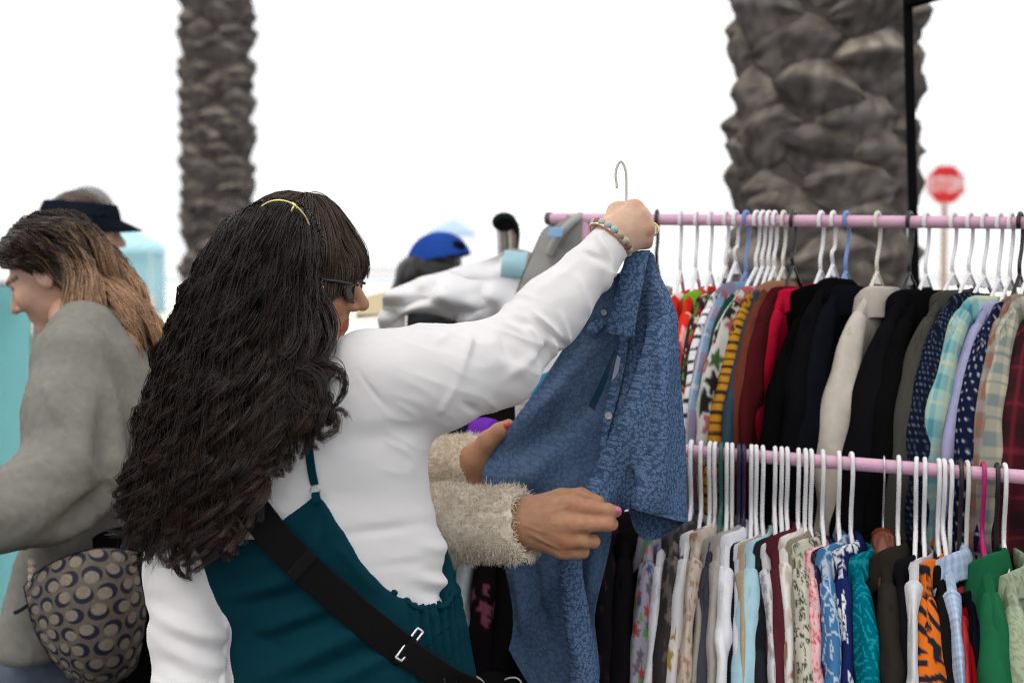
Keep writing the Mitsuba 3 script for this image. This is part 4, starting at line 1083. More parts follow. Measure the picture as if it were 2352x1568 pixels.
panel('back_panel', [[(1330, 1190, 2.235), (1370, 1190, 2.225), (1406, 1190, 2.22)], [(1325, 1290, 2.24), (1362, 1290, 2.23), (1393, 1290, 2.225)], [(1325, 1400, 2.24), (1350, 1400, 2.235), (1368, 1400, 2.23)], [(1320, 1500, 2.24), (1350, 1490, 2.235), (1370, 1470, 2.235)], [(1320, 1640, 2.24), (1350, 1640, 2.235), (1380, 1640, 2.235)]], 40, 16, [(1375, 1230, 1355, 1380, .01, .006)], seed=3, bsdf='shirt_reverse')
panel('right_front', [[(1440, 592, 2.2), (1465, 584, 2.19), (1490, 578, 2.185), (1502, 596, 2.182)], [(1430, 720, 2.205), (1462, 715, 2.18), (1502, 690, 2.165), (1536, 684, 2.165)], [(1420, 830, 2.205), (1450, 830, 2.18), (1492, 812, 2.155), (1554, 772, 2.152)], [(1397, 930, 2.205), (1425, 930, 2.18), (1462, 920, 2.155), (1502, 900, 2.145)],
      [(1384, 1020, 2.2), (1396, 1010, 2.18), (1418, 1000, 2.165), (1442, 980, 2.155)], [(1376, 1110, 2.2), (1384, 1095, 2.185), (1395, 1075, 2.172), (1412, 1050, 2.165)]], 60, 26, [(1472, 690, 1455, 900, .01, -.012), (1500, 640, 1545, 760, .01, .006), (1490, 830, 1420, 1000, .008, -.008)], seed=4)
panel('sleeve', [[(1484, 760, 2.158), (1495, 750, 2.15), (1508, 738, 2.15), (1522, 728, 2.15), (1534, 720, 2.155), (1546, 726, 2.165)], [(1480, 800, 2.145), (1492, 796, 2.135), (1505, 790, 2.128), (1520, 784, 2.125), (1538, 778, 2.132), (1556, 774, 2.152)], [(1450, 890, 2.15), (1470, 892, 2.13), (1490, 895, 2.12), (1513, 893, 2.11), (1540, 885, 2.12), (1565, 875, 2.15)],
      [(1405, 1000, 2.16), (1435, 1000, 2.13), (1462, 1003, 2.115), (1495, 1005, 2.10), (1535, 1000, 2.11), (1571, 990, 2.15)], [(1365, 1085, 2.165), (1405, 1085, 2.135), (1440, 1090, 2.13), (1480, 1095, 2.095), (1530, 1100, 2.10), (1575, 1100, 2.15)],
      [(1338, 1136, 2.15), (1385, 1152, 2.12), (1430, 1150, 2.145), (1462, 1140, 2.095), (1525, 1160, 2.10), (1577, 1165, 2.15)], [(1330, 1156, 2.145), (1380, 1172, 2.12), (1432, 1174, 2.155), (1450, 1170, 2.1), (1518, 1186, 2.10), (1579, 1200, 2.15)]],
      80, 60, [(1516, 800, 1500, 1150, .008, .007), (1495, 830, 1465, 1060, .008, -.006), (1545, 830, 1545, 1150, .01, -.005), (1470, 900, 1390, 1060, .01, .006), (1440, 1070, 1436, 1165, .006, -.012), (1400, 1090, 1360, 1140, .008, -.005), (1552, 776, 1520, 800, .003, -.002), (1450, 1150, 1578, 1178, .003, -.0015)], seed=5, thick=0.0016)
panel('sleeve_inner', [[(1571, 980, 2.152), (1530, 990, 2.2), (1485, 990, 2.2), (1455, 990, 2.15)], [(1577, 1150, 2.152), (1540, 1160, 2.195), (1485, 1165, 2.2), (1448, 1140, 2.14)], [(1579, 1198, 2.152), (1546, 1218, 2.19), (1490, 1240, 2.2), (1447, 1172, 2.13)]], 24, 24, seed=6)
panel('collar', [[(1440, 586, 2.172), (1465, 578, 2.166), (1492, 576, 2.172)], [(1426, 640, 2.168), (1452, 638, 2.157), (1480, 620, 2.16)], [(1408, 705, 2.168), (1438, 705, 2.152), (1467, 688, 2.152)], [(1391, 765, 2.17), (1423, 770, 2.152), (1456, 775, 2.15)]], 36, 24, [(1472, 590, 1460, 760, .006, .003)], seed=7, thick=0.003, fam=0.002)
panel('collar', [[(1400, 640, 2.235), (1415, 632, 2.23), (1435, 622, 2.225)], [(1368, 690, 2.24), (1388, 690, 2.225), (1412, 690, 2.22)], [(1346, 752, 2.235), (1366, 768, 2.22), (1392, 745, 2.218)]], 24, 20, seed=8, thick=0.003, fam=0.002, label='far collar leaf in shade')
panel('neck_band', [[(1436, 600, 2.195), (1415, 640, 2.23), (1400, 650, 2.235)], [(1432, 660, 2.195), (1412, 690, 2.235), (1392, 690, 2.238)]], 12, 14, seed=9, thick=0.002, fam=0.001)


panel('front_strip', [[(1428, 715, 2.2), (1436, 716, 2.19), (1446, 716, 2.186)], [(1417, 830, 2.2), (1426, 832, 2.188), (1437, 832, 2.184)], [(1393, 930, 2.198), (1403, 932, 2.187), (1415, 932, 2.183)], [(1380, 1020, 2.195), (1386, 1018, 2.186), (1394, 1014, 2.18)], [(1375, 1090, 2.195), (1379, 1088, 2.188), (1385, 1084, 2.182)]], 50, 10, seed=10, thick=0.002, fam=0.002)


def button(x, y, Y, r=0.0058):
    a = np.linspace(0, 2 * np.pi, 21)[:-1]
    prof = [(0, 0.0006), (0.55, 0.0006), (0.75, 0.0016), (1, 0.0012), (1, -0.001)]
    v = np.concatenate([np.stack([q * r * np.cos(a), -d + 0 * a, q * r * np.sin(a)], 1) for q, d in prof])
    return v + at(x, y, Y), grid_faces(5, 20, wrap=True)


put(sh, 'button', button(1398, 955, 2.181), 'gloss', (0.5, 0.48, 0.45))
put(sh, 'button', button(1387, 718, 2.212, 0.0045), 'gloss', (0.35, 0.36, 0.45))
tg = thing('price_tag', 'dark blue paper tag hanging at the front of the blue paisley shirt', 'tag')
put(tg, 'card', sheet(patch([[at(1411, 804, 2.165), at(1416, 808, 2.18)], [at(1380, 870, 2.16), at(1392, 876, 2.178)], [at(1352, 932, 2.162), at(1364, 941, 2.178)]], 12, 5), 0.0008), 'plastic', (0.012, 0.05, 0.09))
put(tg, 'card', sheet(patch([[at(1418, 815, 2.19), at(1434, 828, 2.185)], [at(1405, 876, 2.192), at(1413, 868, 2.188)]], 8, 5), 0.0008), 'plastic', (0.3, 0.33, 0.38), label='pale back of the tag')
hgk = thing('shirt_hanger', 'cream metal hook hanger in the raised fist, carrying the blue paisley shirt', 'hanger')
hk = [at(1417, 432, 2.19), at(1414.5, 410, 2.19), at(1417, 384, 2.19), at(1426, 371, 2.19), at(1435, 385, 2.19), at(1438.5, 410, 2.19), at(1438.5, 460, 2.19), at(1438, 560, 2.19), at(1442, 585, 2.195)]
put(hgk, 'hook', tube(hk, 0.00195, 8, n=60), 'plastic', (0.55, 0.54, 0.48))
put(hgk, 'arms', cat_mesh([tube([at(1442, 583, 2.195), at(1500, 640, 2.19), at(1545, 735, 2.175)], 0.004, 8, n=14), tube([at(1442, 583, 2.195), at(1415, 660, 2.26), at(1345, 760, 2.3)], 0.003, 8, n=14)]), 'plastic', (0.55, 0.54, 0.48))
# ================================================================ the clothes racks: pink rails, hangers and garments
UA, UB = at(1260, 502, 2.95), at(2352, 512, 2.55)
LA, LB = at(1600, 1037, 2.45), at(2352, 1095, 2.235)
RR = 0.0115
principled('pink_paint', proc(lambda p, n, uv: mix((0.62, 0.36, 0.50), (0.68, 0.42, 0.56), noise(p.x * 40, p.y * 40, p.z * 40))), 0.4, 0.4)


def rail_point(A, B, px):
    """The point of the rail A-B whose survey column is px."""
    lo, hi = -3.0, 3.0
    for _ in range(50):
        m = (lo + hi) / 2
        q = A + (B - A) * m - CAM
        if 1176 + FOC * q[0] / (q @ FWD) < px: lo = m
        else: hi = m
    return A + (B - A) * m


def rack(label, A, B, p0, p1, ups):
    k = thing('clothes_rack', label, 'clothes rack')
    a, b = rail_point(A, B, p0), rail_point(A, B, p1)
    put(k, 'rail', tube([a, b], RR, 20, n=12), 'pink_paint')
    d = (b - a) / np.linalg.norm(b - a)
    put(k, 'end_cap', tube([a - d * 0.004, a + d * 0.006], RR * 1.12, 16, n=3), 'plastic', (0.1, 0.06, 0.08))
    for u in ups:
        q = rail_point(A, B, u)
        put(k, 'upright', tube([q - [0, 0, 0.006], q * [1, 1, 0] + [0, 0, 0.05]], 0.011, 14, n=6), 'pink_paint')
        e = np.array([-d[1], d[0], 0])
        put(k, 'foot', tube([q * [1, 1, 0] - e * 0.28 + [0, 0, 0.014], q * [1, 1, 0] + [0, 0, 0.05], q * [1, 1, 0] + e * 0.28 + [0, 0, 0.014]], 0.012, 12, n=12), 'pink_paint')
    return k


rack('taller back clothes rack with pink rail near head height', UA, UB, 1260, 2750, (1345, 2720))
rack('lower front clothes rack with pink rail at waist height', LA, LB, 1000, 2760, (1060, 2730))


# ---- cloth patterns, laid out in metres on the cloth (a across, b down)
def vor(a, b, seed=0):
    def hsh(x, y, k):
        h = (x * 374761393 + y * 668265263 + (k + seed * 7) * 2147483647) & 0xFFFFFFFF
        h = ((h ^ (h >> 13)) * 1274126177) & 0xFFFFFFFF
        return ((h ^ (h >> 16)) & 0xFFFFFF) / 16777215.0
    i, j = np.floor(a).astype(np.int64), np.floor(b).astype(np.int64)
    best, sec, w, ax, ay = np.full(a.shape, 9.0), np.full(a.shape, 9.0), np.zeros(a.shape), np.zeros(a.shape), np.zeros(a.shape)
    for x in (-1, 0, 1):
        for y in (-1, 0, 1):
            dx, dy = i + x + hsh(i + x, j + y, 1) - a, j + y + hsh(i + x, j + y, 2) - b
            d = np.hypot(dx, dy); m = d < best
            sec = np.where(m, best, np.minimum(sec, d)); w = np.where(m, hsh(i + x, j + y, 3), w); ax = np.where(m, dx, ax); ay = np.where(m, dy, ay); best = np.where(m, d, best)
    return best, sec, w, ax, ay


def ss(a, b, x):
    t = np.clip((x - a) / (b - a), 0, 1); return (t * t * (3 - 2 * t))[..., None]


def n2(a, b, s=0): return nz(np.stack([a, b, 0 * a + 0.5], -1), s)


C = lambda *c: np.array(c, float)
def plain(c): return lambda a, b: C(*c) * (0.88 + 0.24 * n2(a * 120, b * 120))[..., None]
def hstripe(c1, c2, per, duty=0.5): return lambda a, b: C(*c1) + (C(*c2) - C(*c1)) * ss(duty - .06, duty + .06, np.abs((b / per + 0.15 * n2(a * 12, b * 12)) % 1 * 2 - 1))
def plaid(c0, c1, c2, per):
    def f(a, b):
        u, v = (a / per) % 1, (b / per) % 1
        s = 0.5 * ((u < .38).astype(float) + (v < .38))
        th = 0.6 * (((u > .62) & (u < .7)).astype(float) + ((v > .62) & (v < .7)))
        c = C(*c0) * (1 - s[..., None]) + C(*c1) * s[..., None]
        return c * (1 - np.clip(th, 0, 1)[..., None]) + C(*c2) * np.clip(th, 0, 1)[..., None]
    return f
def dots(c0, c1, per, r=0.2):
    def f(a, b):
        v = b / per; k = np.floor(v); u = a / per + 0.5 * (k % 2)
        return C(*c0) + (C(*c1) - C(*c0)) * ss(r + .08, r - .04, np.hypot(u - np.floor(u) - .5, v - k - .5))
    return f
def floral(c0, cols, per, size=0.42, seed=0, petals=5, centre=None):
    def f(a, b):
        d, s, w, dx, dy = vor(a / per, b / per, seed)
        th = np.arctan2(dy, dx)
        m = ss(size + .06, size - .06, d * (1.15 + 0.35 * np.cos(petals * th + w * 9)))
        c = np.array(cols, float)[np.minimum((w * len(cols)).astype(int), len(cols) - 1)]
        out = C(*c0) * (1 - m) + c * m
        if centre is not None:
            e = ss(.15, .1, d); out = out * (1 - e) + C(*centre) * e
        return out
    return f
def line_floral(c0, c1, per, seed=0):
    def f(a, b):
        d, s, w, dx, dy = vor(a / per, b / per, seed)
        th = np.arctan2(dy, dx)
        k = np.abs(np.sin(th * 4 + w * 6)) < 0.25
        l = np.clip((np.abs(d - 0.34) < 0.05) | (k & (d < 0.34)) | ((s - d) < 0.05), 0, 1).astype(float)
        return C(*c0) + (C(*c1) - C(*c0)) * (0.85 * l)[..., None]
    return f
def fern(c0, c1, per, k=9.0, seed=0):
    def f(a, b):
        d, s, w, dx, dy = vor(a / per, b / per, seed)
        an = w * 6.28; x, y = dx * np.cos(an) + dy * np.sin(an), -dx * np.sin(an) + dy * np.cos(an)
        l = np.clip((np.abs(np.sin(k * (x + 0.8 * np.abs(y)))) < 0.33) | (np.abs(y) < .035), 0, 1) * ((s - d) > 0.04)
        return C(*c0) + (C(*c1) - C(*c0)) * l[..., None].astype(float)
    return f
def tiger(c0, c1):
    def f(a, b):
        d, s, w, dx, dy = vor(a / 0.085, b / 0.085, 5)
        an = w * 3.14; y = -dx * np.sin(an) + dy * np.cos(an); x = dx * np.cos(an) + dy * np.sin(an)
        t = np.sin(17 * (y + 0.55 * np.abs(x)) + 1.6 * n2(a * 30, b * 30))
        return C(*c0) + (C(*c1) - C(*c0)) * ss(0.2, 0.42, t)
    return f
def sprigs(c0, c1, per, seed=0):
    def f(a, b):
        d, s, w, dx, dy = vor(a / per, b / per, seed)
        th = np.arctan2(dy, dx)
        on = (w > 0.25) & (d < .44) & (np.abs(np.sin(th * 4.5 + w * 20)) > .45) & (d > 0.07)
        return C(*c0) + (C(*c1) - C(*c0)) * on[..., None].astype(float)
    return f


HW = 0.205


def garment(name, label, cat, O, phi, pat, w=HW, slope=0.40, length=0.62, thick=0.017, sleeve=0.24, collar='shirt', res=0.006, drop=0.118, seed=0, wool=False, front=-1, ccol=None, group=None, tilt=0.0, cz=0.0):
    """A garment on a hanger under the rail point O. phi: the compass angle in which its far shoulder lies. Parts: body, two sleeves, collar, buttons."""
    r = np.random.default_rng(seed)
    thick = thick * 0.88
    eu, en = np.array([math.sin(phi), math.cos(phi), 0]), np.array([math.cos(phi), -math.sin(phi), 0])
    W = lambda u, n, z: O + np.asarray(u)[..., None] * eu + np.asarray(n)[..., None] * en + (np.asarray(z) + tilt * np.asarray(u))[..., None] * np.array([0, 0, 1.0])
    k = thing(name, label, cat, group)
    m = 'wool' if wool else 'fabric'
    zsh = lambda u: -drop - slope * np.abs(u) - 0.9 * np.maximum(np.abs(u) - (w - 0.03), 0) + 0.012
    # body: a closed loop of M columns, N rows
    M, N = int(2.1 * w / res) * 2, int(length / res) + 1
    th = np.linspace(0, 2 * np.pi, M, endpoint=False)
    ub = w * 0.97
    u = ub * np.sign(np.cos(th)) * np.abs(np.cos(th)) ** 0.8
    sgn = np.sign(np.sin(th)) * np.abs(np.sin(th)) ** 0.35
    t = np.linspace(0, 1, N)[:, None] ** 1.05
    neck = np.sqrt(np.clip(1 - (u / 0.08) ** 2, 0, 1))
    T_ = (0.0075 + 0.024 * neck)[None] * np.exp(-t * length / 0.05) + thick * (1.05 - 0.25 * np.abs(u / ub)[None] ** 4) * (1 - np.exp(-t * length / 0.07))
    z = zsh(u)[None] - 0.004 - (0.05 + 0.03 * (sgn * front > 0)) * neck - t * (length + zsh(u)[None] + drop)
    f1 = r.random() * 50
    hang = np.clip(t * length / 0.2, 0, 1)
    fold = (nz(np.stack([np.broadcast_to(u * 24, z.shape), np.broadcast_to(sgn * 2, z.shape), z * 3.2 + f1], -1), seed) - 0.5) * 0.036 * hang
    nn = sgn[None] * T_ + fold + 0.012 * (nz(np.stack([0 * z, z * 4, z * 0 + f1], -1), seed) - .5) * hang
    nn = np.vstack([np.where(neck > 0, nn[:1], 0 * nn[:1]), nn]); z = np.vstack([z[:1] + np.where(neck > 0, 0.002, 0.007), z]); t = np.vstack([t[:1], t])
    V = W(np.broadcast_to(u, z.shape) * (1 - 0.02 * t), nn, z).reshape(-1, 3)
    F = grid_faces(N + 1, M, wrap=True)
    aa = np.broadcast_to(u, z.shape) + (np.sin(th)[None] > 0) * 0.7
    put(k, 'body', (V, F), m, pat(aa.ravel() + f1, -z.ravel()))
    # sleeves
    for s in (-1, 1):
        L = max(sleeve, 0.05)
        droop = 0.045 + 0.02 * r.random()
        hh = 0.052 if sleeve < 0.35 else 0.058
        pu = np.array([0.55 * w, 0.78 * w, 0.95 * w, w + 0.012, w + 0.018 + droop * .3, w + 0.012 + droop * 0.4, w + droop * 0.3])
        pz = np.array([zsh(0.55 * w) - 0.022, zsh(0.78 * w) - 0.036, zsh(0.95 * w) - 0.055, zsh(w) - 0.08, zsh(w) - 0.08 - 0.3 * L, zsh(w) - 0.08 - 0.65 * L, zsh(w) - 0.08 - L])
        K = int((L + 0.22) / res) + 2
        path = spline(np.stack([pu, 0 * pu, pz], 1), K)
        tt = np.linspace(0, 1, K)
        tg = np.gradient(path, axis=0); tg /= np.linalg.norm(tg, axis=1, keepdims=True)
        up = np.stack([-tg[:, 2], 0 * tt, tg[:, 0]], 1)          # across the sleeve, in the plane of the hanger
        up *= np.where((up[:, 2] + up[:, 0]) > 0, 1, -1)[:, None]
        h = np.interp(tt, [0, .2, .45, .7, 1], [0.02, 0.036, hh, hh, hh * (0.98 if sleeve < .35 else 0.75)])
        c = np.interp(tt, [0, .2, .4, .6, 1], [0.013, thick * .95, thick * 1.12, thick * 1.1, thick * (1.15 if sleeve < .35 else .9)])
        S = max(int(0.2 / res), 16)
        a = np.arange(S) * 2 * np.pi / S
        wob = (nz(np.stack([np.cos(a)[None] * 1.4 + 0 * tt[:, None], np.sin(a)[None] * 1.4 + 0 * tt[:, None], tt[:, None] * (sleeve + .2) * 17 + f1 + 0 * a[None] + s], -1), seed + 3) - 0.5)
        rip = np.sin(3 * a[None] + 7 * nz(np.stack([tt[:, None] * 5 + f1 + 0 * a[None], 0 * a[None] + 0 * tt[:, None], 0 * a[None] + 0 * tt[:, None] + s], -1), seed)) * (0.5 + nz(np.stack([tt[:, None] * 9 + f1 + 0 * a[None], 0 * a[None] + 0 * tt[:, None] + 4, np.sin(a)[None] + 0 * tt[:, None]], -1), seed))
        wl = 1 + (0.5 * wob + 0.2 * rip) * np.clip(tt * 3, 0, 1)[:, None]
        P = path[:, None] + up[:, None] * (h[:, None] * np.cos(a)[None] * (1 + .18 * wob + .05 * rip))[..., None]
        nn = c[:, None] * np.sin(a)[None] * wl * 1.15 + 0.012 * (nz(np.stack([tt * 3 + f1, tt * 0, tt * 0 + s], -1), 1) - 0.5)[:, None] * tt[:, None]
        V = W(s * P[..., 0], nn, P[..., 2]).reshape(-1, 3)
        bb = np.broadcast_to((tt * (L + 0.2))[:, None], (K, S)).ravel()
        aa = np.broadcast_to(a[None] / 6.283 * 0.21, (K, S)).ravel()
        F = grid_faces(K, S, wrap=True)
        nv = len(V); V = np.vstack([V, V[-S:].mean(0, keepdims=True) + [0, 0, 0.012]]); j = np.arange(S)
        F = np.vstack([F, np.stack([(K - 1) * S + j, (K - 1) * S + (j + 1) % S, j * 0 + nv], 1)])
        col = pat(np.append(aa, .1) + f1 + 3, np.append(bb, L))
        put(k, 'sleeve', (V, F), m, col)
    cp = ccol or pat
    # collar
    q = np.linspace(-2.75, 2.75, 44)                                 # 0 = the nape, ends meet at the front
    fr = np.clip((np.abs(q) - 1.2) / 1.5, 0, 1)
    cu, cn = np.sin(q), -np.cos(q) * front
    def rows_of(prof):
        rows = []
        for (rad, zz, rn) in prof:
            z0 = cz - drop - 0.058 - 0.034 * fr ** 1.5
            rows.append(W(cu * 0.078 * (1 + .4 * (rad - 1)), cn * 0.03 * rn, z0 + zz))
        return np.array(rows)
    if collar == 'shirt' or collar == 'jacket':
        big = 1.0 if collar == 'shirt' else 1.35
        o = 1 + 0 * q
        G = rows_of([(o * 0.98, -0.004 + 0 * q, o), (o * 0.95, o * 0.01, o * .95), (o * 0.97, o * 0.022 * big, o), (o * 1.06, o * 0.025 * big, o * 1.15), (o * 1.18, o * 0.014 - 0.012 * fr, o * 1.4), (o * (1.28 + .1 * fr), -0.008 * big - 0.038 * fr * big, o * (1.62 + 0.35 * fr)), (o * (1.3 + .12 * fr), -0.016 * big - 0.052 * fr ** 2 * big, o * (1.68 + .45 * fr))])
    elif collar == 'hood':
        o = 1 + 0 * q
        G = rows_of([(o, 0 * q, o), (o * 1.15, o * 0.03, o * 1.4), (o * 1.3, o * 0.04, o * 2.1), (o * 1.42, o * 0.005, o * 2.6), (o * 1.45, -0.05 * (1 - fr), o * 2.7), (o * 1.3, -0.085 * (1 - fr), o * 2.2)])
    else:
        o = 1 + 0 * q
        G = rows_of([(o * 1.04, -0.008 * o, o * 1.05), (o * 1.03, o * 0.002, o), (o * 0.98, o * 0.012, o * .96), (o * 0.93, o * 0.012, o * .9), (o * .92, -0.002 * o, o * .88)])
    G = patch(G, int(16 * max(1, .006 / res)), int(60 * max(1, .008 / res)))
    jj = nz(G * 30, seed) - 0.5
    G = G + en * (0.006 * jj)[..., None]
    V, F = sheet(G, 0.002)
    av = np.concatenate([np.broadcast_to(np.linspace(0, .3, G.shape[1]), G.shape[:2]).ravel()] * 2); bv = np.concatenate([np.broadcast_to(np.linspace(0, .09, G.shape[0])[:, None], G.shape[:2]).ravel()] * 2)
    put(k, 'collar', (V, F), m, cp(av + f1, bv))
    if collar in ('shirt', 'jacket'):
        for j in range(4):
            put(k, 'button', ball(W(np.float64(0.004), np.float64(front * (thick + .004)), np.float64(-drop - 0.09 - 0.085 * j)), 0.0045, 1), 'gloss', (0.25, 0.24, 0.22))
    return k


def poly(p, n):
    """Points evenly along a polyline, without a spline's overshoot."""
    s = np.concatenate([[0], np.cumsum(np.linalg.norm(np.diff(p, axis=0), axis=1))])
    return np.stack([np.interp(np.linspace(0, s[-1], n), s, p[:, c]) for c in range(3)], 1)


def hanger(label, O, phi, col, w=HW, slope=0.40, drop=0.112, near=True, r=0.0038, kind='plastic', group=None, tilt=0.0):
    """A hanger on the rail point O: hook round the rail, neck, shoulders, bottom bar."""
    eu = np.array([math.sin(phi), math.cos(phi), 0])
    k = thing('hanger', label, 'hanger', group)
    W = lambda P: np.array([O + a * eu + [0, 0, b + tilt * a] for a, b in P])
    s = -1 if near else 1
    a = np.radians(np.linspace(180, -35, 22))
    R_ = RR + r + 0.002
    arc = [(s * -R_ * math.cos(x), R_ * math.sin(x)) for x in a]
    hook = [(0, -drop + 0.004), (0.0 * s, -drop + 0.03), (s * 0.009, -0.052), (s * R_, -0.024)] + arc
    put(k, 'hook', tube(W(hook), r if kind == 'plastic' else r * .5, 8, n=46), 'plastic' if kind == 'plastic' else 'steel', col if kind == 'plastic' else None)
    z = lambda u: -drop - slope * abs(u) - 0.012 * min(1, max(0, (abs(u) - .05) / .03))
    w = w * 0.7
    if kind == 'plastic':
        put(k, 'arms', cat_mesh([tube(poly(W([(0, -drop + .003), (s2 * 0.045, z(.045)), (s2 * 0.085, z(.085)), (s2 * (w - 0.02), z(w - .02)), (s2 * w * 0.97, z(w) - 0.006), (s2 * w * .96, z(w) - 0.018), (s2 * (w - 0.03), z(w) - 0.027)]), 30), r, 8) for s2 in (-1, 1)] + [tube(W([(-w + .03, z(w) - 0.027), (w - .03, z(w) - 0.027)]), r, 8, n=4)]), 'plastic', col)
        g = W([(0, -drop + 0.012), (-0.028, z(.028)), (0.028, z(.028)), (0, -drop - 0.02)])
        put(k, 'gusset', (np.vstack([g + np.cross(eu, [0, 0, 1]) * 0.0014, g - np.cross(eu, [0, 0, 1]) * 0.0014]), np.array([[0, 1, 3], [0, 3, 2], [4, 7, 5], [4, 6, 7], [0, 4, 5], [0, 5, 1], [0, 2, 6], [0, 6, 4], [1, 5, 7], [1, 7, 3], [3, 7, 6], [3, 6, 2]])), 'plastic', col, smooth=False)
    else:
        wd = np.array([tube(W([(0, -drop - .012), (s2 * 0.08, z(.08) - 0.01), (s2 * w, z(w) - 0.03)]), [0.02, 0.015, 0.009], 12, n=20) for s2 in (-1, 1)], dtype=object)
        put(k, 'arms', cat_mesh([tuple(x) for x in wd]), 'gloss', col)
    return k


def solve_phi(O, spx, w, lo=-62, hi=62):
    """The angle at which the near shoulder of a garment hung at O stands in survey column spx."""
    best = None
    for d in np.linspace(lo, hi, 125):
        ph = math.radians(d)
        q = O - (w + 0.02) * np.array([math.sin(ph), math.cos(ph), 0]) - [0, 0, .2] - CAM
        e = abs(1176 + FOC * q[0] / (q @ FWD) - spx)
        if best is None or e < best[0]: best = (e, ph)
    return best[1]


WHT, BLK = (0.74, 0.74, 0.76), (0.012, 0.012, 0.013)
seed_ = [100]


def hang(A, B, hook, shoulder, hcol, hname, gname, glabel, gcat, pat, near, short, hkind='plastic', **kw):
    O = rail_point(A, B, hook)
    rj = np.random.default_rng(seed_[0] * 3 + 1)
    kw['w'] = w = kw.get('w', HW) * rj.uniform(.94, 1.06)
    kw['drop'] = kw.get('drop', .13) + rj.uniform(-.008, .016); kw['slope'] = kw.get('slope', 0.5) + rj.uniform(-.05, .07); kw['tilt'] = rj.uniform(-.07, .07)
    phi = solve_phi(O, shoulder, w)
    seed_[0] += 1
    hanger(f'{hname} hanger carrying the {short}', O, phi, hcol, w=w - 0.015, near=near, kind=hkind, slope=kw['slope'], drop=kw['drop'] - 0.004, tilt=kw['tilt'])
    return garment(gname, glabel, gcat, O, phi, pat, seed=seed_[0], **kw)


N = 0.0035
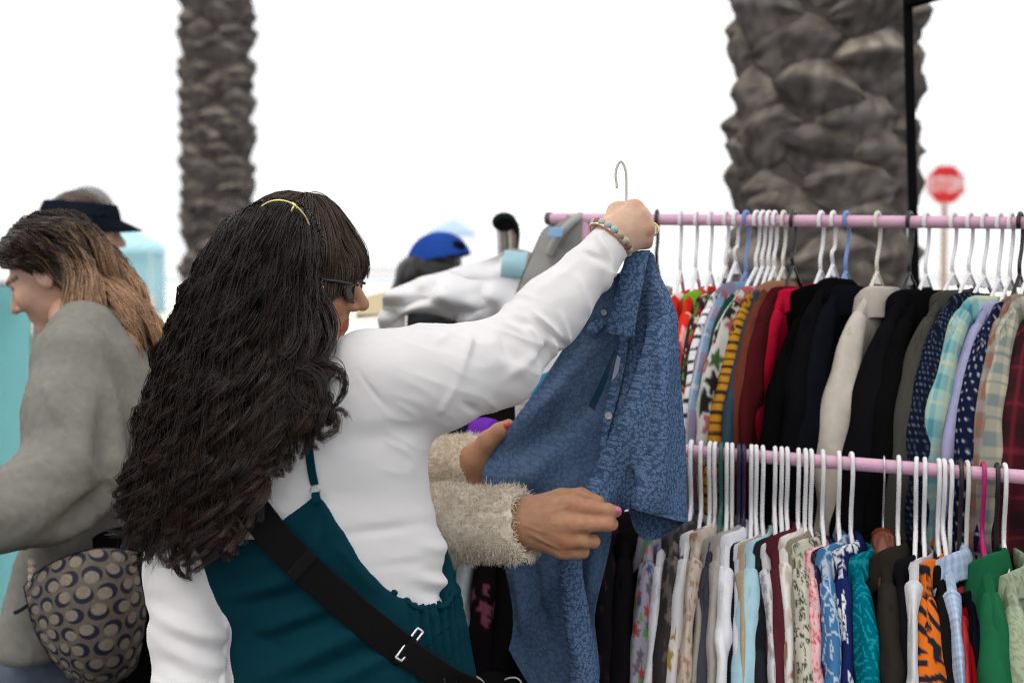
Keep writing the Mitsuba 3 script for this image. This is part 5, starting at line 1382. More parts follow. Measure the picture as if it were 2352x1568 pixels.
# upper rail (survey column of neck, of near shoulder)
UP = [
    (1509, 1478, BLK, 'black', 'tee_shirt', 'pale grey tee on the black hanger just right of the raised fist', 'shirt', plain((.5, .5, .5)), 'pale grey tee', dict(sleeve=.2, collar='crew')),
    (1563, 1527, WHT, 'white', 'shirt', 'red shirt with white flowers, right behind the blue shoulder', 'shirt', floral((.55, .03, .022), [(.75, .65, .65), (.5, .02, .02)], .06, .3, 1), 'red shirt with white flowers', dict(res=.0045)),
    (1599, 1553, WHT, 'white', 'shirt', 'red shirt with green and yellow leaves beside the white flowered one', 'shirt', floral((.6, .035, .02), [(.15, .4, .03), (.6, .06, .03), (.7, .35, .3), (.5, .02, .02)], .07, .34, 2), 'red shirt with green leaves', dict(res=.0045)),
    (1632, 1570, WHT, 'white', 'shirt', 'dark shirt with small mixed flowers beside the red shirts', 'shirt', floral((.03, .02, .025), [(.45, .04, .03), (.1, .2, .05), (.6, .5, .4)], .03, .4, 3), 'dark flowered shirt', dict(res=.0045)),
    (1668, 1588, WHT, 'white', 'striped_top', 'white long-sleeved top with thin navy stripes', 'top', hstripe((.74, .73, .75), (.03, .035, .05), .026, .72), 'white navy-striped top', dict(res=.0042, sleeve=.56, collar='crew', thick=.017)),
    (1690, 1606, WHT, 'white', 'shirt', 'faded blue and maroon patchwork shirt after the striped top', 'shirt', plaid((.17, .28, .42), (.25, .1, .13), (.5, .5, .55), .11), 'blue and maroon patchwork shirt', dict(res=.005, sleeve=.5)),
    (1714, 1622, (.13, .24, .52), 'mid-blue', 'shirt', 'dark bottle green shirt between the patchwork and the tropical print', 'shirt', plain((.012, .06, .045)), 'bottle green shirt', dict(sleeve=.5, collar='crew')),
    (1738, 1640, WHT, 'white', 'shirt', 'pale shirt with green and black tropical print', 'shirt', floral((.5, .5, .46), [(.05, .1, .04), (.02, .02, .02), (.35, .1, .1), (.4, .42, .35)], .05, .42, 4), 'tropical print shirt', dict(res=.0045, sleeve=.26)),
    (1752, 1668, WHT, 'white', 'striped_top', 'ochre knit top with thin dark stripes', 'top', hstripe((.45, .215, .022), (.03, .025, .02), .017, .68), 'ochre striped knit top', dict(res=.0038, sleeve=.56, collar='crew', thick=.024, wool=True)),
    (1766, 1694, WHT, 'white', 'shirt', 'slate blue shirt showing only its shoulder behind the ochre top', 'shirt', plain((.03, .055, .085)), 'slate blue shirt', dict(sleeve=.5)),
    (1780, 1712, WHT, 'white', 'jacket', 'rust brown jacket with tan collar beside the crimson one', 'jacket', plain((.13, .035, .02)), 'rust brown jacket', dict(sleeve=.56, collar='jacket', ccol=plain((.3, .14, .08)), thick=.022)),
    (1800, 1728, (.62, .6, .55), 'cream', 'shirt', 'dark maroon shirt squeezed before the crimson shirt', 'shirt', plain((.06, .008, .01)), 'dark maroon shirt', dict(sleeve=.5)),
    (1822, 1742, BLK, 'black', 'shirt', 'crimson long-sleeved shirt with turned collar', 'shirt', plain((.42, .008, .032)), 'crimson shirt', dict(sleeve=.56)),
    (1886, 1790, WHT, 'white', 'jacket', 'black hooded jacket, just right of the crimson shirt', 'jacket', plain((N, N, N * 1.05)), 'black hooded jacket', dict(sleeve=.56, collar='hood', thick=.03, w=.215)),
    (1914, 1838, WHT, 'white', 'jacket', 'black soft jacket between the hooded jacket and the navy one', 'jacket', plain((.005, .005, .006)), 'black soft jacket', dict(sleeve=.56, collar='jacket', thick=.025)),
    (1944, 1862, (.13, .24, .52), 'bright blue', 'jacket', 'dark navy jacket with wide collar, beside the cream jacket', 'jacket', plain((.0055, .0065, .0095)), 'dark navy jacket', dict(sleeve=.56, collar='jacket', thick=.034, w=.21)),
    (2016, 1930, (.6, .58, .5), 'ivory', 'jacket', 'cream canvas jacket, the only light garment in the middle of the upper rail', 'jacket', plain((.5, .455, .40)), 'cream canvas jacket', dict(sleeve=.58, collar='jacket', thick=.03)),
    (2090, 1995, BLK, 'black', 'suit_jacket', 'broad black suit jacket, right of the cream jacket', 'jacket', plain((.006, .006, .0075)), 'broad black suit jacket', dict(sleeve=.6, collar='jacket', thick=.042, w=.22)),
    (2128, 2030, WHT, 'white', 'suit_jacket', 'black suit jacket with thin grey lining, second of the two suit jackets', 'jacket', plain((.0045, .0045, .005)), 'second black suit jacket', dict(sleeve=.6, collar='jacket', thick=.03, w=.22)),
    (2190, 2086, WHT, 'white', 'jacket', 'grey olive jacket among the dark garments on the upper rail', 'jacket', plain((.055, .053, .046)), 'grey olive jacket', dict(sleeve=.58, collar='jacket', thick=.03)),
    (2228, 2128, WHT, 'white', 'shirt', 'navy shirt with tiny dots beside the grey olive jacket', 'shirt', dots((.006, .010, .022), (.1, .12, .18), .011, .16), 'tiny-dotted navy shirt', dict(res=.004, sleeve=.56, thick=.024)),
    (2262, 2164, WHT, 'white', 'shirt', 'teal, white and yellow plaid shirt', 'shirt', plaid((.33, .5, .45), (.07, .27, .33), (.6, .55, .3), .075), 'teal plaid shirt', dict(res=.0042, sleeve=.56, thick=.02)),
    (2296, 2200, WHT, 'white', 'shirt', 'plain lavender shirt next to the teal plaid', 'shirt', plain((.33, .33, .52)), 'plain lavender shirt', dict(sleeve=.56, thick=.019)),
    (2322, 2232, WHT, 'white', 'shirt', 'navy shirt with white polka dots, right of the lavender shirt', 'shirt', dots((.008, .012, .035), (.4, .42, .5), .016, .14), 'navy polka dot shirt', dict(res=.0042, sleeve=.58, thick=.03)),
    (2344, 2262, BLK, 'black', 'shirt', 'thin rust and grey checked shirt before the beige flannel', 'shirt', plaid((.2, .12, .09), (.3, .28, .26), (.4, .08, .04), .06), 'rust checked shirt', dict(res=.005, sleeve=.56)),
    (2362, 2286, WHT, 'white', 'shirt', 'beige and blue plaid flannel shirt at the right edge', 'shirt', plaid((.42, .385, .285), (.17, .205, .205), (.1, .14, .17), .06), 'beige and blue flannel shirt', dict(res=.004, sleeve=.58, thick=.034)),
    (2410, 2330, WHT, 'white', 'shirt', 'dark maroon plaid shirt, last on the upper rail', 'shirt', plaid((.05, .012, .016), (.015, .012, .014), (.18, .02, .03), .07), 'maroon plaid shirt', dict(res=.005, sleeve=.58, thick=.03)),
]
for hook, shl, hc_, hn, gname, lab, cat_, pat, short, kw in UP:
    kw = dict(kw); kw.setdefault('drop', .096); kw.setdefault('slope', .64)
    hang(UA, UB, hook, shl, hc_, hn, gname, lab, cat_, pat, False, short, **kw)

NV = (.012, .012, .045)
LOW = [
    (1040, 1010, NV, 'navy', 'shirt', 'pale aqua shirt with white stripes, under the cream sleeve', 'shirt', hstripe((.25, .42, .38), (.5, .55, .55), .03), 'pale aqua shirt', dict(sleeve=.3)),
    (1085, 1060, WHT, 'white', 'shirt', 'pale blue and mint shirt beside the teal dress', 'shirt', floral((.3, .38, .4), [(.1, .35, .22), (.4, .45, .45)], .05, .42, 7), 'mint and pale blue shirt', dict(sleeve=.35)),
    (1130, 1112, WHT, 'white', 'shirt', 'black shirt with mauve flowers, left of the blue shirt hem', 'shirt', floral((.008, .006, .008), [(.16, .05, .08), (.01, .006, .008)], .035, .4, 8), 'black shirt with mauve flowers', dict(sleeve=.35, res=.0045, thick=.03)),
    (1175, 1160, WHT, 'white', 'shirt', 'plain black shirt behind the hem of the blue shirt', 'shirt', plain((.006, .006, .007)), 'black shirt behind the blue hem', dict(sleeve=.4, thick=.03)),
    (1400, 1385, WHT, 'white', 'shirt', 'near-black flowered shirt in the gap right of the blue hem', 'shirt', floral((.008, .007, .009), [(.04, .015, .02), (.008, .007, .009)], .04, .4, 9), 'near-black flowered shirt', dict(sleeve=.5, thick=.03)),
    (1440, 1425, WHT, 'white', 'shirt', 'black shirt below the hanging blue sleeve', 'shirt', plain((.007, .006, .007)), 'black shirt below the blue sleeve', dict(sleeve=.5, thick=.03)),
    (1505, 1468, WHT, 'white', 'shirt', 'lilac shirt with red, blue and green flowers', 'shirt', floral((.3, .28, .34), [(.35, .06, .05), (.05, .08, .2), (.1, .25, .1), (.12, .1, .13)], .026, .42, 10), 'lilac flowered shirt', dict(res=.004, sleeve=.34)),
    (1532, 1500, WHT, 'white', 'shirt', 'plain white long-sleeved shirt, leftmost white one below the blue sleeve', 'shirt', plain((.72, .72, .75)), 'leftmost plain white shirt', dict(sleeve=.55, collar='crew', thick=.015)),
    (1560, 1528, WHT, 'white', 'shirt', 'dark grey shirt with faint leaves beside the gold flowered one', 'shirt', floral((.04, .035, .035), [(.1, .09, .1), (.15, .12, .11)], .05, .4, 11), 'dark grey leaf shirt', dict(res=.005, sleeve=.24)),
    (1588, 1552, WHT, 'white', 'shirt', 'white shirt with gold and purple flowers', 'shirt', floral((.68, .67, .66), [(.68, .67, .66), (.4, .25, .06), (.68, .67, .66), (.62, .6, .55), (.2, .1, .25)], .05, .36, 12), 'white shirt with gold flowers', dict(res=.004, sleeve=.26)),
    (1611, 1580, WHT, 'white', 'shirt', 'thin beige shirt with brown speckles after the gold flowers', 'shirt', floral((.5, .42, .35), [(.35, .2, .12), (.55, .48, .42)], .018, .4, 13), 'beige speckled shirt', dict(res=.004, sleeve=.26, thick=.01)),
    (1631, 1600, WHT, 'white', 'shirt', 'warm grey shirt left of the slate shirt', 'shirt', plain((.3, .27, .25)), 'warm grey shirt', dict(sleeve=.26, thick=.012)),
    (1643, 1612, WHT, 'white', 'shirt', 'slate grey shirt with raised collar', 'shirt', plain((.055, .055, .075)), 'slate grey shirt', dict(sleeve=.4, thick=.022)),
    (1657, 1638, (.012, .1, .075), 'dark green', 'shirt', 'stone coloured shirt right of the slate shirt', 'shirt', plain((.36, .33, .3)), 'stone coloured shirt', dict(sleeve=.26, thick=.013)),
    (1670, 1660, WHT, 'white', 'shirt', 'bright white shirt right of the stone one', 'shirt', plain((.72, .72, .76)), 'bright white shirt', dict(sleeve=.26, thick=.014)),
    (1682, 1679, WHT, 'white', 'shirt', 'narrow black shirt between the white and the lilac white one', 'shirt', plain((.012, .012, .013)), 'narrow black shirt', dict(sleeve=.3, thick=.012)),
    (1698, 1696, NV, 'navy', 'shirt', 'lilac white shirt beside the wide light blue collar', 'shirt', plain((.62, .61, .7)), 'lilac white shirt', dict(sleeve=.26, thick=.012)),
    (1709, 1708, NV, 'dark purple', 'shirt', 'thin tan shirt tucked before the light blue one', 'shirt', plain((.4, .32, .22)), 'thin tan shirt', dict(sleeve=.26, thick=.01)),
    (1726, 1722, WHT, 'white', 'shirt', 'light aqua blue shirt with wide pointed collar', 'shirt', plain((.36, .56, .64)), 'light aqua blue shirt', dict(sleeve=.22, thick=.024)),
    (1737, 1752, WHT, 'white', 'shirt', 'black ribbed shirt right of the light blue shirt', 'shirt', hstripe((.012, .013, .017), (.02, .02, .026), .006), 'black ribbed shirt', dict(sleeve=.4, thick=.02)),
    (1752, 1772, WHT, 'white', 'shirt', 'pale grey flowered shirt before the maroon one', 'shirt', floral((.55, .54, .56), [(.3, .28, .3), (.6, .58, .6)], .025, .4, 14), 'pale grey flowered shirt', dict(res=.0045, sleeve=.24, thick=.009)),
    (1780, 1792, WHT, 'white', 'shirt', 'maroon shirt with short collar on the lower rail', 'shirt', plain((.085, .018, .028)), 'maroon short-collar shirt', dict(sleeve=.3, thick=.02)),
    (1795, 1810, WHT, 'white', 'shirt', 'white shirt with brown blossoms', 'shirt', floral((.66, .64, .62), [(.66, .64, .62), (.28, .16, .1), (.5, .42, .36)], .05, .36, 15), 'white shirt with brown blossoms', dict(res=.004, sleeve=.24, thick=.012)),
    (1808, 1832, WHT, 'white', 'shirt', 'khaki shirt between the brown blossoms and the cream leaves', 'shirt', plain((.25, .215, .155)), 'khaki shirt', dict(sleeve=.3, thick=.015)),
    (1834, 1848, WHT, 'white', 'shirt', 'cream shirt with small dark leaves, left of the pink one', 'shirt', sprigs((.52, .5, .42), (.08, .09, .06), .016, 3), 'cream leaf shirt', dict(res=.0036, sleeve=.24, thick=.013)),
    (1850, 1874, WHT, 'white', 'shirt', 'pink shirt with red speckled print', 'shirt', floral((.72, .42, .44), [(.6, .12, .14), (.74, .5, .52)], .011, .38, 16), 'pink speckled shirt', dict(res=.0034, sleeve=.24, thick=.017)),
    (1863, 1896, WHT, 'white', 'shirt', 'dark plum shirt with pin dots beside the pink one', 'shirt', dots((.02, .017, .04), (.14, .12, .2), .009, .14), 'plum pin-dot shirt', dict(res=.0036, sleeve=.24, thick=.013)),
    (1890, 1918, WHT, 'white', 'shirt', 'mid blue shirt with white line drawn flowers', 'shirt', line_floral((.05, .16, .34), (.5, .58, .66), .055, 2), 'blue line-flower shirt', dict(res=.0034, sleeve=.24, thick=.018)),
    (1927, 1950, WHT, 'white', 'shirt', 'deep navy shirt with bold white leaf bursts', 'shirt', sprigs((.012, .02, .095), (.66, .68, .72), .06, 5), 'navy shirt with white leaf bursts', dict(res=.0034, sleeve=.24, thick=.015)),
    (1956, 1996, WHT, 'white', 'shirt', 'teal shirt with lighter fern fronds', 'shirt', fern((.0, .12, .17), (.012, .26, .32), .075, 13, 4), 'teal fern shirt', dict(res=.0034, sleeve=.24, thick=.026)),
    (2030, 2050, (.13, .035, .018), 'brown wooden', 'shirt', 'charcoal brown shirt right of the teal ferns', 'shirt', plain((.024, .021, .018)), 'charcoal brown shirt', dict(sleeve=.3, thick=.022)),
    (2064, 2080, WHT, 'white', 'shirt', 'black shirt left of the orange stripes', 'shirt', plain((.008, .008, .010)), 'black shirt left of the orange one', dict(sleeve=.3, thick=.018)),
    (2105, 2098, WHT, 'white', 'tee_shirt', 'white tee almost hidden left of the orange shirt', 'shirt', plain((.6, .6, .62)), 'hidden white tee', dict(sleeve=.14, thick=.008, collar='crew')),
    (2124, 2134, WHT, 'white', 'shirt', 'orange shirt with black tiger stripes', 'shirt', tiger((.66, .15, .018), (.018, .02, .03)), 'orange tiger-stripe shirt', dict(res=.0034, sleeve=.25, thick=.03)),
    (2156, 2188, WHT, 'white', 'shirt', 'black shirt with pointed collar, right of the orange stripes', 'shirt', plain((.009, .009, .010)), 'pointed collar black shirt', dict(sleeve=.4, thick=.03)),
    (2168, 2206, WHT, 'white', 'shirt', 'light blue checked shirt showing a sliver beside the black collar', 'shirt', plaid((.3, .42, .6), (.5, .58, .7), (.2, .3, .5), .012), 'light blue checked shirt', dict(res=.004, sleeve=.14, thick=.008)),
    (2184, 2226, WHT, 'white', 'top', 'coral red sleeveless top on the lower rail', 'top', plain((.6, .045, .06)), 'coral red top', dict(sleeve=.1, thick=.01, collar='crew', drop=.2)),
    (2206, 2246, (.02, .014, .012), 'dark brown', 'top', 'deep red top beside the coral one', 'top', plain((.32, .006, .01)), 'deep red top', dict(sleeve=.12, thick=.012, collar='crew', drop=.2)),
    (2222, 2262, (.6, .6, .55), 'ivory', 'shirt', 'dark navy shirt hanging before the green jacket', 'shirt', plain((.006, .008, .014)), 'dark navy shirt before the green jacket', dict(sleeve=.3, thick=.012, drop=.15)),
    (2258, 2300, (.42, .012, .14), 'magenta', 'jacket', 'green jacket with navy lining on the lower rail', 'jacket', plain((.014, .115, .05)), 'green navy-lined jacket', dict(sleeve=.4, collar='jacket', thick=.028)),
    (2290, 2322, BLK, 'black', 'jacket', 'black jacket covering the right sleeve of the green one', 'jacket', plain((.007, .008, .011)), 'black jacket beside the green one', dict(sleeve=.5, thick=.04, drop=.16, collar='crew')),
    (2308, 2350, WHT, 'white', 'shirt', 'sage green paisley shirt at the right edge of the lower rail', 'shirt', line_floral((.33, .39, .27), (.2, .25, .16), .03, 6), 'sage green paisley shirt', dict(res=.0036, sleeve=.24, thick=.03)),
]
for hook, shl, hc_, hn, gname, lab, cat_, pat, short, kw in LOW:
    kw = dict(kw); kw.setdefault('drop', .108); kw['drop'] = min(kw['drop'], .15); kw.setdefault('slope', .58); kw.setdefault('cz', .018)
    hang(LA, LB, hook, shl, hc_, hn, gname, lab, cat_, pat, True, short, hkind='wood' if 'wooden' in hn else 'plastic', **kw)
# ================================================================ ground, palms, sign, canopy, far tents, the stuff beyond the arm
gv = np.array([[-900, -60, 0], [900, -60, 0], [900, 1500, 0], [-900, 1500, 0.0]])
principled('pavement', proc(lambda p, n, uv: mix(mix((0.06, 0.058, 0.055), (0.12, 0.115, 0.11), fbm(p.x * 0.9, p.y * 0.9) * 0.6 + 0.4 * fbm(p.x * 23, p.y * 23)), (0.62, 0.58, 0.52), smoothstep(16.0, 20.0, p.y + 2 * noise(p.x * .3, p.y * .3)))), 0.95, 0.1)
struct('ground', (gv, np.array([[0, 1, 2], [0, 2, 3]])), 'pavement', 'pale grey pavement and sand running to the horizon')


def palm(label, px, Y, rad, top, rings, lean=0.0, seen=(1.2, 2.9)):
    rest = []
    k = thing('palm_tree', label, 'palm tree', None)
    base = at(px, 640, Y) * [1, 1, 0]
    H = top
    zz = np.linspace(0, H, 60)
    core = np.stack([base[0] + lean * zz, base[1] + 0 * zz, zz], 1)
    rr = rad * 0.9 * (1 + 0.12 * np.exp(-zz / 0.3))
    v, f = tube(core, rr, 48)
    n_ = normals(v, f)
    v = v + n_ * (0.05 * rad * (meshkit.fbm(v * [8, 8, 14], 3) - 0.5))[:, None]
    put(k, 'trunk', (v, f), 'bark', np.array([0.095, 0.083, 0.077]) * (0.6 + 0.8 * meshkit.fbm(v * 18, 3)[:, None]))
    r = np.random.default_rng(int(px))
    count = 6
    step = 0.125
    A, B = np.meshgrid(np.linspace(-1, 1, 23), np.linspace(-1, 1, 17), indexing='ij')
    for i in range(rings):
        z0 = i * step + 0.06
        for j in range(count):
            if r.random() < 0.04: continue
            a0 = (j + 0.5 * (i % 2) + 0.12 * r.normal()) * 2 * np.pi / count + i * 0.11
            if math.sin(a0) > 0.45 and z0 > 0.2: continue                # the far side of the trunk is not seen
            zc = z0 + 0.025 * r.normal()
            hw, hh = rad * 0.6 * r.uniform(.85, 1.15), 0.145 * r.uniform(.85, 1.2)
            tilt = 0.13 * r.normal()
            a, b = A * hw, B * hh * (0.12 + 0.88 * (1 - np.abs(A) ** 1.8))
            lens = np.clip(1 - np.abs(A) ** 2.4 - np.abs(B) ** 1.9, 0, 1)
            cut = 0.3 + 0.3 * A * r.normal() * 0.5 + 0.12 * (nz(np.stack([A * 2 + i, B * 0, A * 0 + j], -1)) - .5)
            up = 0.27 * rad * r.uniform(.7, 1.2)
            prof = np.where(B < cut, ((B + 1) / (1 + cut)) ** 0.8, np.clip(1 - (B - cut) / (0.95 - cut), 0, 1) ** 1.15)
            out = up * prof * np.clip(1 - np.abs(A) ** 2, 0, 1) ** .6 * (np.abs(B) < .99) - 0.03 * rad
            out = out + 0.15 * rad * (meshkit.fbm(np.stack([A * 3 + i * 7, B * 4 + j * 5, A * 0 + .3], -1), 3, seed=i) - 0.5) * (prof > .1)
            edge = np.maximum(np.abs(A), np.abs(B))
            out = np.where(edge >= .99, -0.09 * rad, out)
            ang = a0 + a / rad; rad2 = rad * 0.9 + out
            zq = zc + b + tilt * a
            P = np.stack([base[0] + lean * zq + rad2 * np.cos(ang), base[1] + rad2 * np.sin(ang), zq], -1)
            lv, lf = sheet(P)
            lv2 = lv.reshape(23, 17, 3)
            ledge = np.clip((B - cut + .04) / .1, 0, 1) * np.clip(1.3 - B * 1.2, 0, 1)
            fib = (0.5 + 1.0 * meshkit.fbm(np.stack([A * 8 + i * 3, B * 3, A * 0 + j], -1), 4)) * (1 - 0.55 * np.clip(1 - 9 * np.abs(meshkit.fbm(np.stack([A * 2.6 + i * 5, B * 1.3, A * 0 + j + .5], -1), 2, seed=3) - 0.5), 0, 1))
            tan_ = r.random()
            top_c = np.array([0.26, 0.23, 0.195]) * (0.65 + 0.8 * tan_ ** 2)
            c = (np.array([0.165, 0.145, 0.136]) * r.uniform(.8, 1.2)) * (1 - ledge[..., None]) + top_c * ledge[..., None]
            c = (c * fib[..., None]).reshape(-1, 3)
            if seen[0] < zc < seen[1]: put(k, 'trunk__leaf_base', (lv, lf), 'bark', c)
            else: rest.append((lv, lf, c))
    put(k, 'trunk__scar_rings', cat_mesh([q[:2] for q in rest]), 'bark', np.vstack([q[2] for q in rest]), kind='stuff', label='leaf scars above and below the visible stretch of the trunk')
    # the crown, high above the frame: arching fronds
    fr = []
    for q in range(34):
        a = q * 2.4; el = 0.2 + 0.9 * (q / 34)
        t = np.linspace(0, 1, 9)
        d = np.stack([np.cos(a) * np.cos(el) * t, np.sin(a) * np.cos(el) * t, np.sin(el) * t - 0.75 * t ** 2], 1) * 2.6
        spine = core[-1] + d
        fr.append(tube(spine, 0.02 * (1 - 0.7 * t), 5))
        for s in (-1, 1):
            w_ = np.array([-np.sin(a), np.cos(a), -0.35]) * s * 0.4
            for u in np.linspace(0.2, 1, 16):
                p0 = np.array([np.interp(u, t, spine[:, c]) for c in range(3)])
                fr.append((np.array([p0, p0 + w_ * (1.1 - .6 * u) + [0, 0, -.04], p0 + d[-1] * 0.025]), np.array([[0, 1, 2]])))
    m = cat_mesh(fr)
    put(k, 'crown', m, 'fabric', (0.045, 0.065, 0.028), kind=None)
    return k


palm('thick palm trunk with broad leaf scars right behind the clothes rack', 1893, 5.3, 0.335, 7.5, 57)
palm('slimmer blurred palm trunk rising behind the dark haired women', 503, 13.5, 0.335, 11.0, 85, seen=(1.3, 4.5))

# ---- stop sign
sg = thing('stop_sign', 'red octagonal sign reading STOP on a wooden post, right of the thick palm', 'sign')
S0 = at(2172, 424, 27.0)
oc = np.array([[math.cos(a), math.sin(a)] for a in np.radians(np.arange(8) * 45 + 22.5)])


def octa(r, y, d):
    v = np.vstack([np.stack([oc[:, 0] * r, 0 * oc[:, 0] + q, oc[:, 1] * r], 1) for q in (y, y + d)] + [[[0, y, 0], [0, y + d, 0]]])
    j = np.arange(8); k = (j + 1) % 8
    return v, np.vstack([np.stack([j, k, j * 0 + 16], 1), np.stack([k + 8, j + 8, j * 0 + 17], 1), np.stack([j, j + 8, k], 1), np.stack([k, j + 8, k + 8], 1)])


v, f = octa(0.405, 0.0, 0.004); put(sg, 'plate', (v + S0, f), 'plastic', (0.8, 0.79, 0.79), smooth=False)
v, f = octa(0.385, -0.004, 0.003); put(sg, 'red_face', (v + S0, f), 'plastic', (0.62, 0.008, 0.014), smooth=False)
tm = meshkit.text_mesh('STOP', 0.27, 0.003, bold=True)
tv = np.array(tm.vertices); tv -= (tv.max(0) + tv.min(0)) / 2
sc = 0.66 / (tv[:, 0].max() - tv[:, 0].min())
put(sg, 'lettering', (np.stack([tv[:, 0] * sc, -tv[:, 2] - 0.006, tv[:, 1]], 1) + S0, np.array(tm.faces)), 'plastic', (0.82, 0.82, 0.82), smooth=False)
bx = box((-0.05, 0.006, -S0[2]), (0.05, 0.1, 0.3)); put(sg, 'post', (bx[0] + S0, bx[1]), 'fabric', (0.42, 0.3, 0.22), smooth=False)

# ---- black canopy pole in front of the palm
cn = thing('canopy_frame', 'slim black metal canopy pole with roof bar, before the thick palm', 'canopy frame')
pt, pb = at(2078, -260, 3.5), at(2101, 640, 3.5)
pb2 = pb + (pb - pt) * (pb[2] / (pt[2] - pb[2]))
put(cn, 'pole', tube([pt, pb2], 0.0115, 14, n=8), 'fabric', (0.007, 0.007, 0.008))
put(cn, 'pole_sleeve', tube([pt + [0, 0, -0.2], pt + [0, 0, 0.03]], 0.015, 14, n=4), 'fabric', (0.007, 0.007, 0.008))
put(cn, 'roof_bar', tube([at(2084, 10, 3.5), at(2290, -48, 3.2), at(2700, -160, 2.9)], 0.0125, 12, n=10), 'fabric', (0.007, 0.007, 0.008))
put(cn, 'foot', box(pb2 - [.06, .06, 0], pb2 + [.06, .06, .012]), 'fabric', (0.007, 0.007, 0.008), smooth=False)

# ---- teal fabric wall of a stall at the left edge
st = thing('fabric_wall', 'turquoise fabric side wall of a stall at the left edge behind the cardigan', 'stall wall')
P = patch([[at(-260, 655, 3.9), at(-120, 652, 3.7), at(-20, 650, 3.8), at(75, 648, 3.7)], [at(-260, 1100, 3.9), at(-120, 1100, 3.75), at(-20, 1100, 3.8), at(75, 1100, 3.7)], [at(-260, 1880, 3.9), at(-120, 1880, 3.72), at(-20, 1880, 3.8), at(80, 1880, 3.7)]], 40, 40)
P = P + np.array([0, 1.0, 0]) * (0.05 * (nz(np.stack([P[..., 0] * 6, P[..., 1] * 0, P[..., 2] * .6], -1), 3) - .5))[..., None]
put(st, 'cloth', sheet(P, 0.004), 'fabric', (0.26, 0.62, 0.65))
put(st, 'top_rail', tube([P[0, 0], P[0, 20], P[0, -1]], 0.012, 10, n=10), 'plastic', (0.6, 0.62, 0.62))
put(st, 'hem_seam', tube(P[24, :, :] - [0, 0.004, 0], 0.004, 6), 'fabric', (0.12, 0.36, 0.38))

# ---- far tents and flags along the front, blurred to pale shapes
def tent(label, px, Y, w, h, col, wall=False):
    k = thing('market_tent', label, 'tent')
    c = at(px, 640, Y) * [1, 1, 0]
    a = w / 2
    roof = np.array([[-a, -a, h], [a, -a, h], [a, a, h], [-a, a, h], [0, 0, h + 0.75]]) + c
    put(k, 'roof', (np.vstack([roof, roof[:4] - [0, 0, .25]]), np.array([[0, 1, 4], [1, 2, 4], [2, 3, 4], [3, 0, 4], [0, 5, 6], [0, 6, 1], [1, 6, 7], [1, 7, 2], [2, 7, 8], [2, 8, 3], [3, 8, 5], [3, 5, 0]])), 'fabric', col, smooth=False)
    for sx in (-1, 1):
        for sy in (-1, 1):
            put(k, 'leg', tube([c + [sx * a * .97, sy * a * .97, 0], c + [sx * a * .97, sy * a * .97, h]], 0.03, 8, n=3), 'plastic', (0.7, 0.7, 0.7))
    if wall:
        b = box(c + [-a, a - .02, 0.02], c + [a, a, h]); put(k, 'back_wall', b, 'fabric', np.array(col) * .95, smooth=False)
        b = box(c + [-a * .9, -a * .5, 0.02], c + [a * .9, -a * .5 + .6, 0.85]); put(k, 'table', b, 'fabric', (0.6, 0.6, 0.6), smooth=False)


tent('pale blue market tent seen behind the visor', 300, 60, 2.4, 2.9, (0.5, 0.8, 0.9), True)
tent('white market tent far off behind the blue cap', 900, 52, 3.4, 1.9, (0.8, 0.8, 0.82))
tent('pale blue and white tent far off, right of the blue cap', 1040, 75, 2.4, 4.0, (0.5, 0.66, 0.85), False)
tent('distant white tent near the right end of the pink rail', 2230, 80, 4.0, 1.7, (0.8, 0.8, 0.8))
sea = np.array([[-900, 260, 0.02], [900, 260, 0.02], [900, 1500, 0.02], [-900, 1500, 0.02]])
principled('sea_water', rgb(0.5, 0.56, 0.58), 0.25, 0.5)
struct('sea', (sea, np.array([[0, 1, 2], [0, 2, 3]])), 'sea_water', 'pale calm sea along the horizon')

# ---- things hung beyond the raised arm
def drape(name, part, label, cat_, rows, nu, nv, col, mat='fabric', thick=0.002, fam=0.02, seed=0, parent=None):
    k = parent or thing(name, label, cat_)
    P = patch([[at(*q) for q in r] for r in rows], nu, nv)
    q_ = meshkit.fbm(P * [13, 4, 13], 3, seed=seed); q_ = 0.55 * q_ + 0.45 * (1 - np.abs(2 * meshkit.fbm(P * [10, 3, 15], 2, seed=seed + 5) - 1)) ** 2
    P = P + np.array([0.2, 1, 0]) * (fam * (q_ - .5))[..., None]
    put(k, part, sheet(P, thick), mat, col)
    return k


gb = drape('garment_bag', 'cover', 'translucent white cloth garment cover hanging beyond the raised sleeve', 'garment cover',
           [[(1140, 585, 3.2), (1175, 572, 3.2), (1215, 577, 3.22), (1260, 600, 3.26)], [(1010, 625, 3.2), (1110, 625, 3.2), (1200, 640, 3.25), (1300, 660, 3.3)], [(900, 668, 3.15), (1050, 680, 3.12), (1180, 710, 3.2), (1330, 740, 3.25)], [(872, 730, 3.2), (985, 708, 3.12), (1100, 750, 3.2), (1330, 850, 3.25)], [(878, 790, 3.25), (930, 720, 3.2), (1110, 745, 3.22), (1330, 880, 3.25)]], 80, 80, (0.8, 0.8, 0.82), fam=0.13)
drape('', 'side', '', '', [[(872, 728, 3.24), (900, 715, 3.2), (930, 712, 3.2)], [(872, 860, 3.24), (905, 860, 3.2), (928, 860, 3.2)]], 16, 12, (0.78, 0.77, 0.78), parent=gb)
drape('garment_bag', 'cover', 'grey padded garment bag on the pink rail just left of the raised wrist', 'garment cover', [[(1262, 540, 3.0), (1300, 512, 2.96), (1330, 500, 2.93), (1375, 530, 2.95)], [(1235, 600, 3.0), (1280, 590, 2.94), (1330, 590, 2.93), (1385, 600, 2.95)], [(1200, 680, 3.02), (1270, 690, 2.96), (1340, 700, 2.95), (1390, 700, 2.97)]], 30, 30, (0.3, 0.3, 0.29), thick=0.02, seed=3)
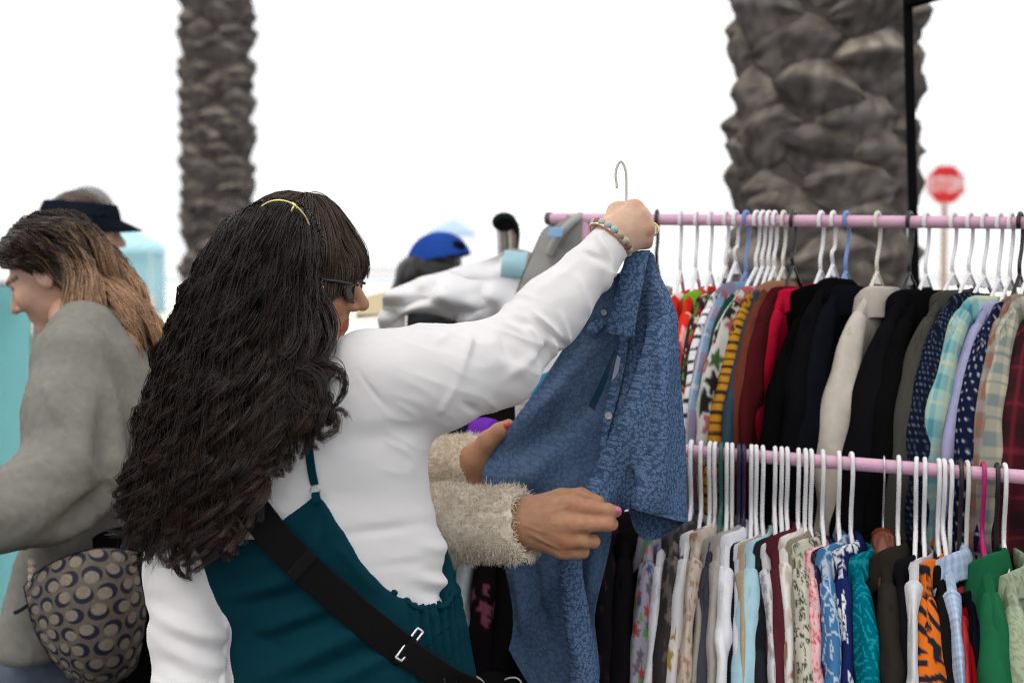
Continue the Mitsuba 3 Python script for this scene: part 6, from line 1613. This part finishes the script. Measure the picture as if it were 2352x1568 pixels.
put('garment_bag_001', 'handle', tube([at(1262, 585, 2.92), at(1285, 540, 2.9), at(1320, 504, 2.9), at(1335, 498, 2.93)], 0.009, 10, n=20), 'fabric', (0.42, 0.42, 0.4))
drape('price_tag', 'card', 'light blue square paper tag on the grey garment bag', 'tag', [[(1262, 522, 2.88), (1295, 522, 2.88)], [(1255, 545, 2.88), (1290, 545, 2.88)]], 6, 6, (0.3, 0.5, 0.75), fam=0.002)
drape('price_tag', 'card', 'pale aqua paper tag hanging on the white cloth garment cover', 'tag', [[(1160, 575, 3.12), (1212, 580, 3.12)], [(1152, 605, 3.11), (1205, 612, 3.11)], [(1150, 635, 3.12), (1202, 642, 3.12)]], 10, 8, (0.42, 0.68, 0.78), fam=0.012)
bh = thing('cap', 'black cap with straps and ribbons hanging from a stand beyond the arm', 'cap')
put(bh, 'crown', ball(at(1158, 510, 3.5), (0.03, 0.03, 0.024), 3), 'fabric', (0.012, 0.012, 0.013))
put(bh, 'brim', tube([at(1140, 516, 3.48), at(1158, 498, 3.46), at(1180, 510, 3.48), at(1187, 545, 3.5), at(1187, 600, 3.5)], [0.006, 0.008, 0.008, 0.007, 0.006], 8, n=30), 'fabric', (0.012, 0.02, 0.017))
for i, (x, c) in enumerate(((1143, (.5, .5, .52)), (1150, (.2, .19, .2)), (1157, (.3, .25, .15)), (1164, (.12, .11, .1)), (1171, (.45, .4, .4)), (1177, (.3, .16, .1)), (1181, (.15, .15, .15)))):
    put(bh, 'ribbon', ribbon([at(x, 515, 3.5), at(x + 2, 550, 3.49), at(x + 4, 598, 3.5)], 0.007, 0.002, 12), 'fabric', c)
put(bh, 'stand', tube([at(1160, 520, 3.52), at(1163, 640, 3.52) * [1, 1, 0]], 0.008, 8, n=4), 'plastic', (0.3, 0.3, 0.3))
drape('table_cloth', 'cloth', 'pale yellow cloth spread on a table beyond the woman with glasses', 'cloth', [[(820, 690, 4.6), (880, 672, 4.8), (960, 660, 5.0)], [(820, 715, 4.3), (880, 712, 4.4), (960, 705, 4.5)], [(820, 728, 4.3), (880, 722, 4.4), (960, 712, 4.5)]], 20, 20, (0.6, 0.52, 0.33), fam=0.03)
dk = drape('coat', 'cloth', 'charcoal coat hanging under the white cloth garment cover', 'coat', [[(935, 722, 3.35), (1000, 715, 3.32), (1100, 740, 3.32), (1200, 780, 3.35)], [(930, 850, 3.35), (1010, 850, 3.3), (1100, 850, 3.3), (1200, 850, 3.35)], [(930, 1150, 3.35), (1010, 1150, 3.3), (1100, 1150, 3.3), (1200, 1150, 3.35)]], 30, 30, (0.03, 0.032, 0.036), fam=0.05)
put(dk, 'hanger_bar', tube([at(930, 718, 3.36), at(1200, 776, 3.37)], 0.006, 8, n=4), 'plastic', (0.5, 0.45, 0.35))
drape('coat', 'cloth', 'black coat hanging between the white top and the paper notice', 'coat', [[(1000, 840, 2.85), (1090, 830, 2.82), (1185, 840, 2.85)], [(1000, 950, 2.85), (1090, 950, 2.8), (1185, 950, 2.85)], [(1000, 1200, 2.85), (1090, 1200, 2.82), (1185, 1200, 2.85)]], 24, 24, (0.014, 0.012, 0.012), fam=0.05)
nt = thing('paper_notice', 'white paper notice with blue banner and yellow corner spots behind the blue shirt', 'notice')
P = patch([[at(1178, 845, 2.62), at(1300, 800, 2.6)], [at(1182, 910, 2.61), at(1300, 900, 2.59)], [at(1185, 985, 2.62), at(1300, 985, 2.6)]], 8, 8)
put(nt, 'sheet', sheet(P, 0.001), 'fabric', (0.66, 0.67, 0.7))
P = patch([[at(1203, 878, 2.6), at(1262, 852, 2.586)], [at(1206, 912, 2.6), at(1264, 892, 2.586)]], 4, 6)
put(nt, 'banner', sheet(P, 0.001), 'fabric', (0.04, 0.32, 0.56), smooth=False)
for i, (a, b) in enumerate(((1200, 872), (1200, 915), (1210, 866))):
    put(nt, 'corner_spot', ball(at(a, b, 2.597), (0.0045, 0.001, 0.0045), 1), 'fabric', (0.6, 0.36, 0.08))
for i in range(4):
    put(nt, 'text_line', ribbon([at(1192, 928 + i * 12, 2.608), at(1245, 922 + i * 12, 2.595)], 0.0022, 0.0006, 4), 'fabric', (0.45, 0.46, 0.5))
pc = thing('purple_top', 'purple folded top lying over the lower pink rail beside the left hand', 'top')
q0 = rail_point(LA, LB, 1085); q1 = rail_point(LA, LB, 1135)
put(pc, 'cloth', tube([q0, q1], [0.03, 0.034, 0.031], 18, n=10), 'fabric', (0.16, 0.035, 0.42))
put(pc, 'hanging_side', sheet(patch([[q0 - [0, .034, 0], q1 - [0, .034, 0]], [q0 - [0, .034, .2], q1 - [0, .034, .2]]], 8, 8), 0.004), 'fabric', (0.16, 0.035, 0.42))
nc = thing('navy_top', 'dark navy folded top on the lower rail, left of the purple one', 'top')
q2 = rail_point(LA, LB, 1045)
put(nc, 'cloth', tube([q2, q0], [0.033, 0.036, 0.034], 18, n=10), 'fabric', (0.012, 0.016, 0.035))
put(nc, 'hanging_side', sheet(patch([[q2 - [0, .036, 0], q0 - [0.004, .036, 0]], [q2 - [0, .036, .3], q0 - [0.004, .036, .3]]], 8, 8), 0.004), 'fabric', (0.012, 0.016, 0.035))
tb = thing('black_bag', 'small black bag with white piping at the bottom edge beside the teal dress', 'bag')
v, f = surface_nets(lambda p: ell(p, at(1128, 1610, 2.3), (0.055, 0.05, 0.05)), at(1030, 1700, 2.2), at(1230, 1500, 2.4), 0.006)
put(tb, 'body', (v, f), 'fabric', (0.008, 0.008, 0.009))
put(tb, 'piping', tube([at(1088, 1551, 2.26), at(1100, 1556, 2.255), at(1114, 1572, 2.25), at(1118, 1590, 2.25)], 0.0016, 6, n=14), 'plastic', (0.6, 0.6, 0.58))
put(tb, 'piping', tube([at(1160, 1560, 2.26), at(1170, 1556, 2.255), at(1190, 1558, 2.255), at(1197, 1566, 2.255), at(1196, 1580, 2.26)], 0.0016, 6, n=14), 'plastic', (0.6, 0.6, 0.58))
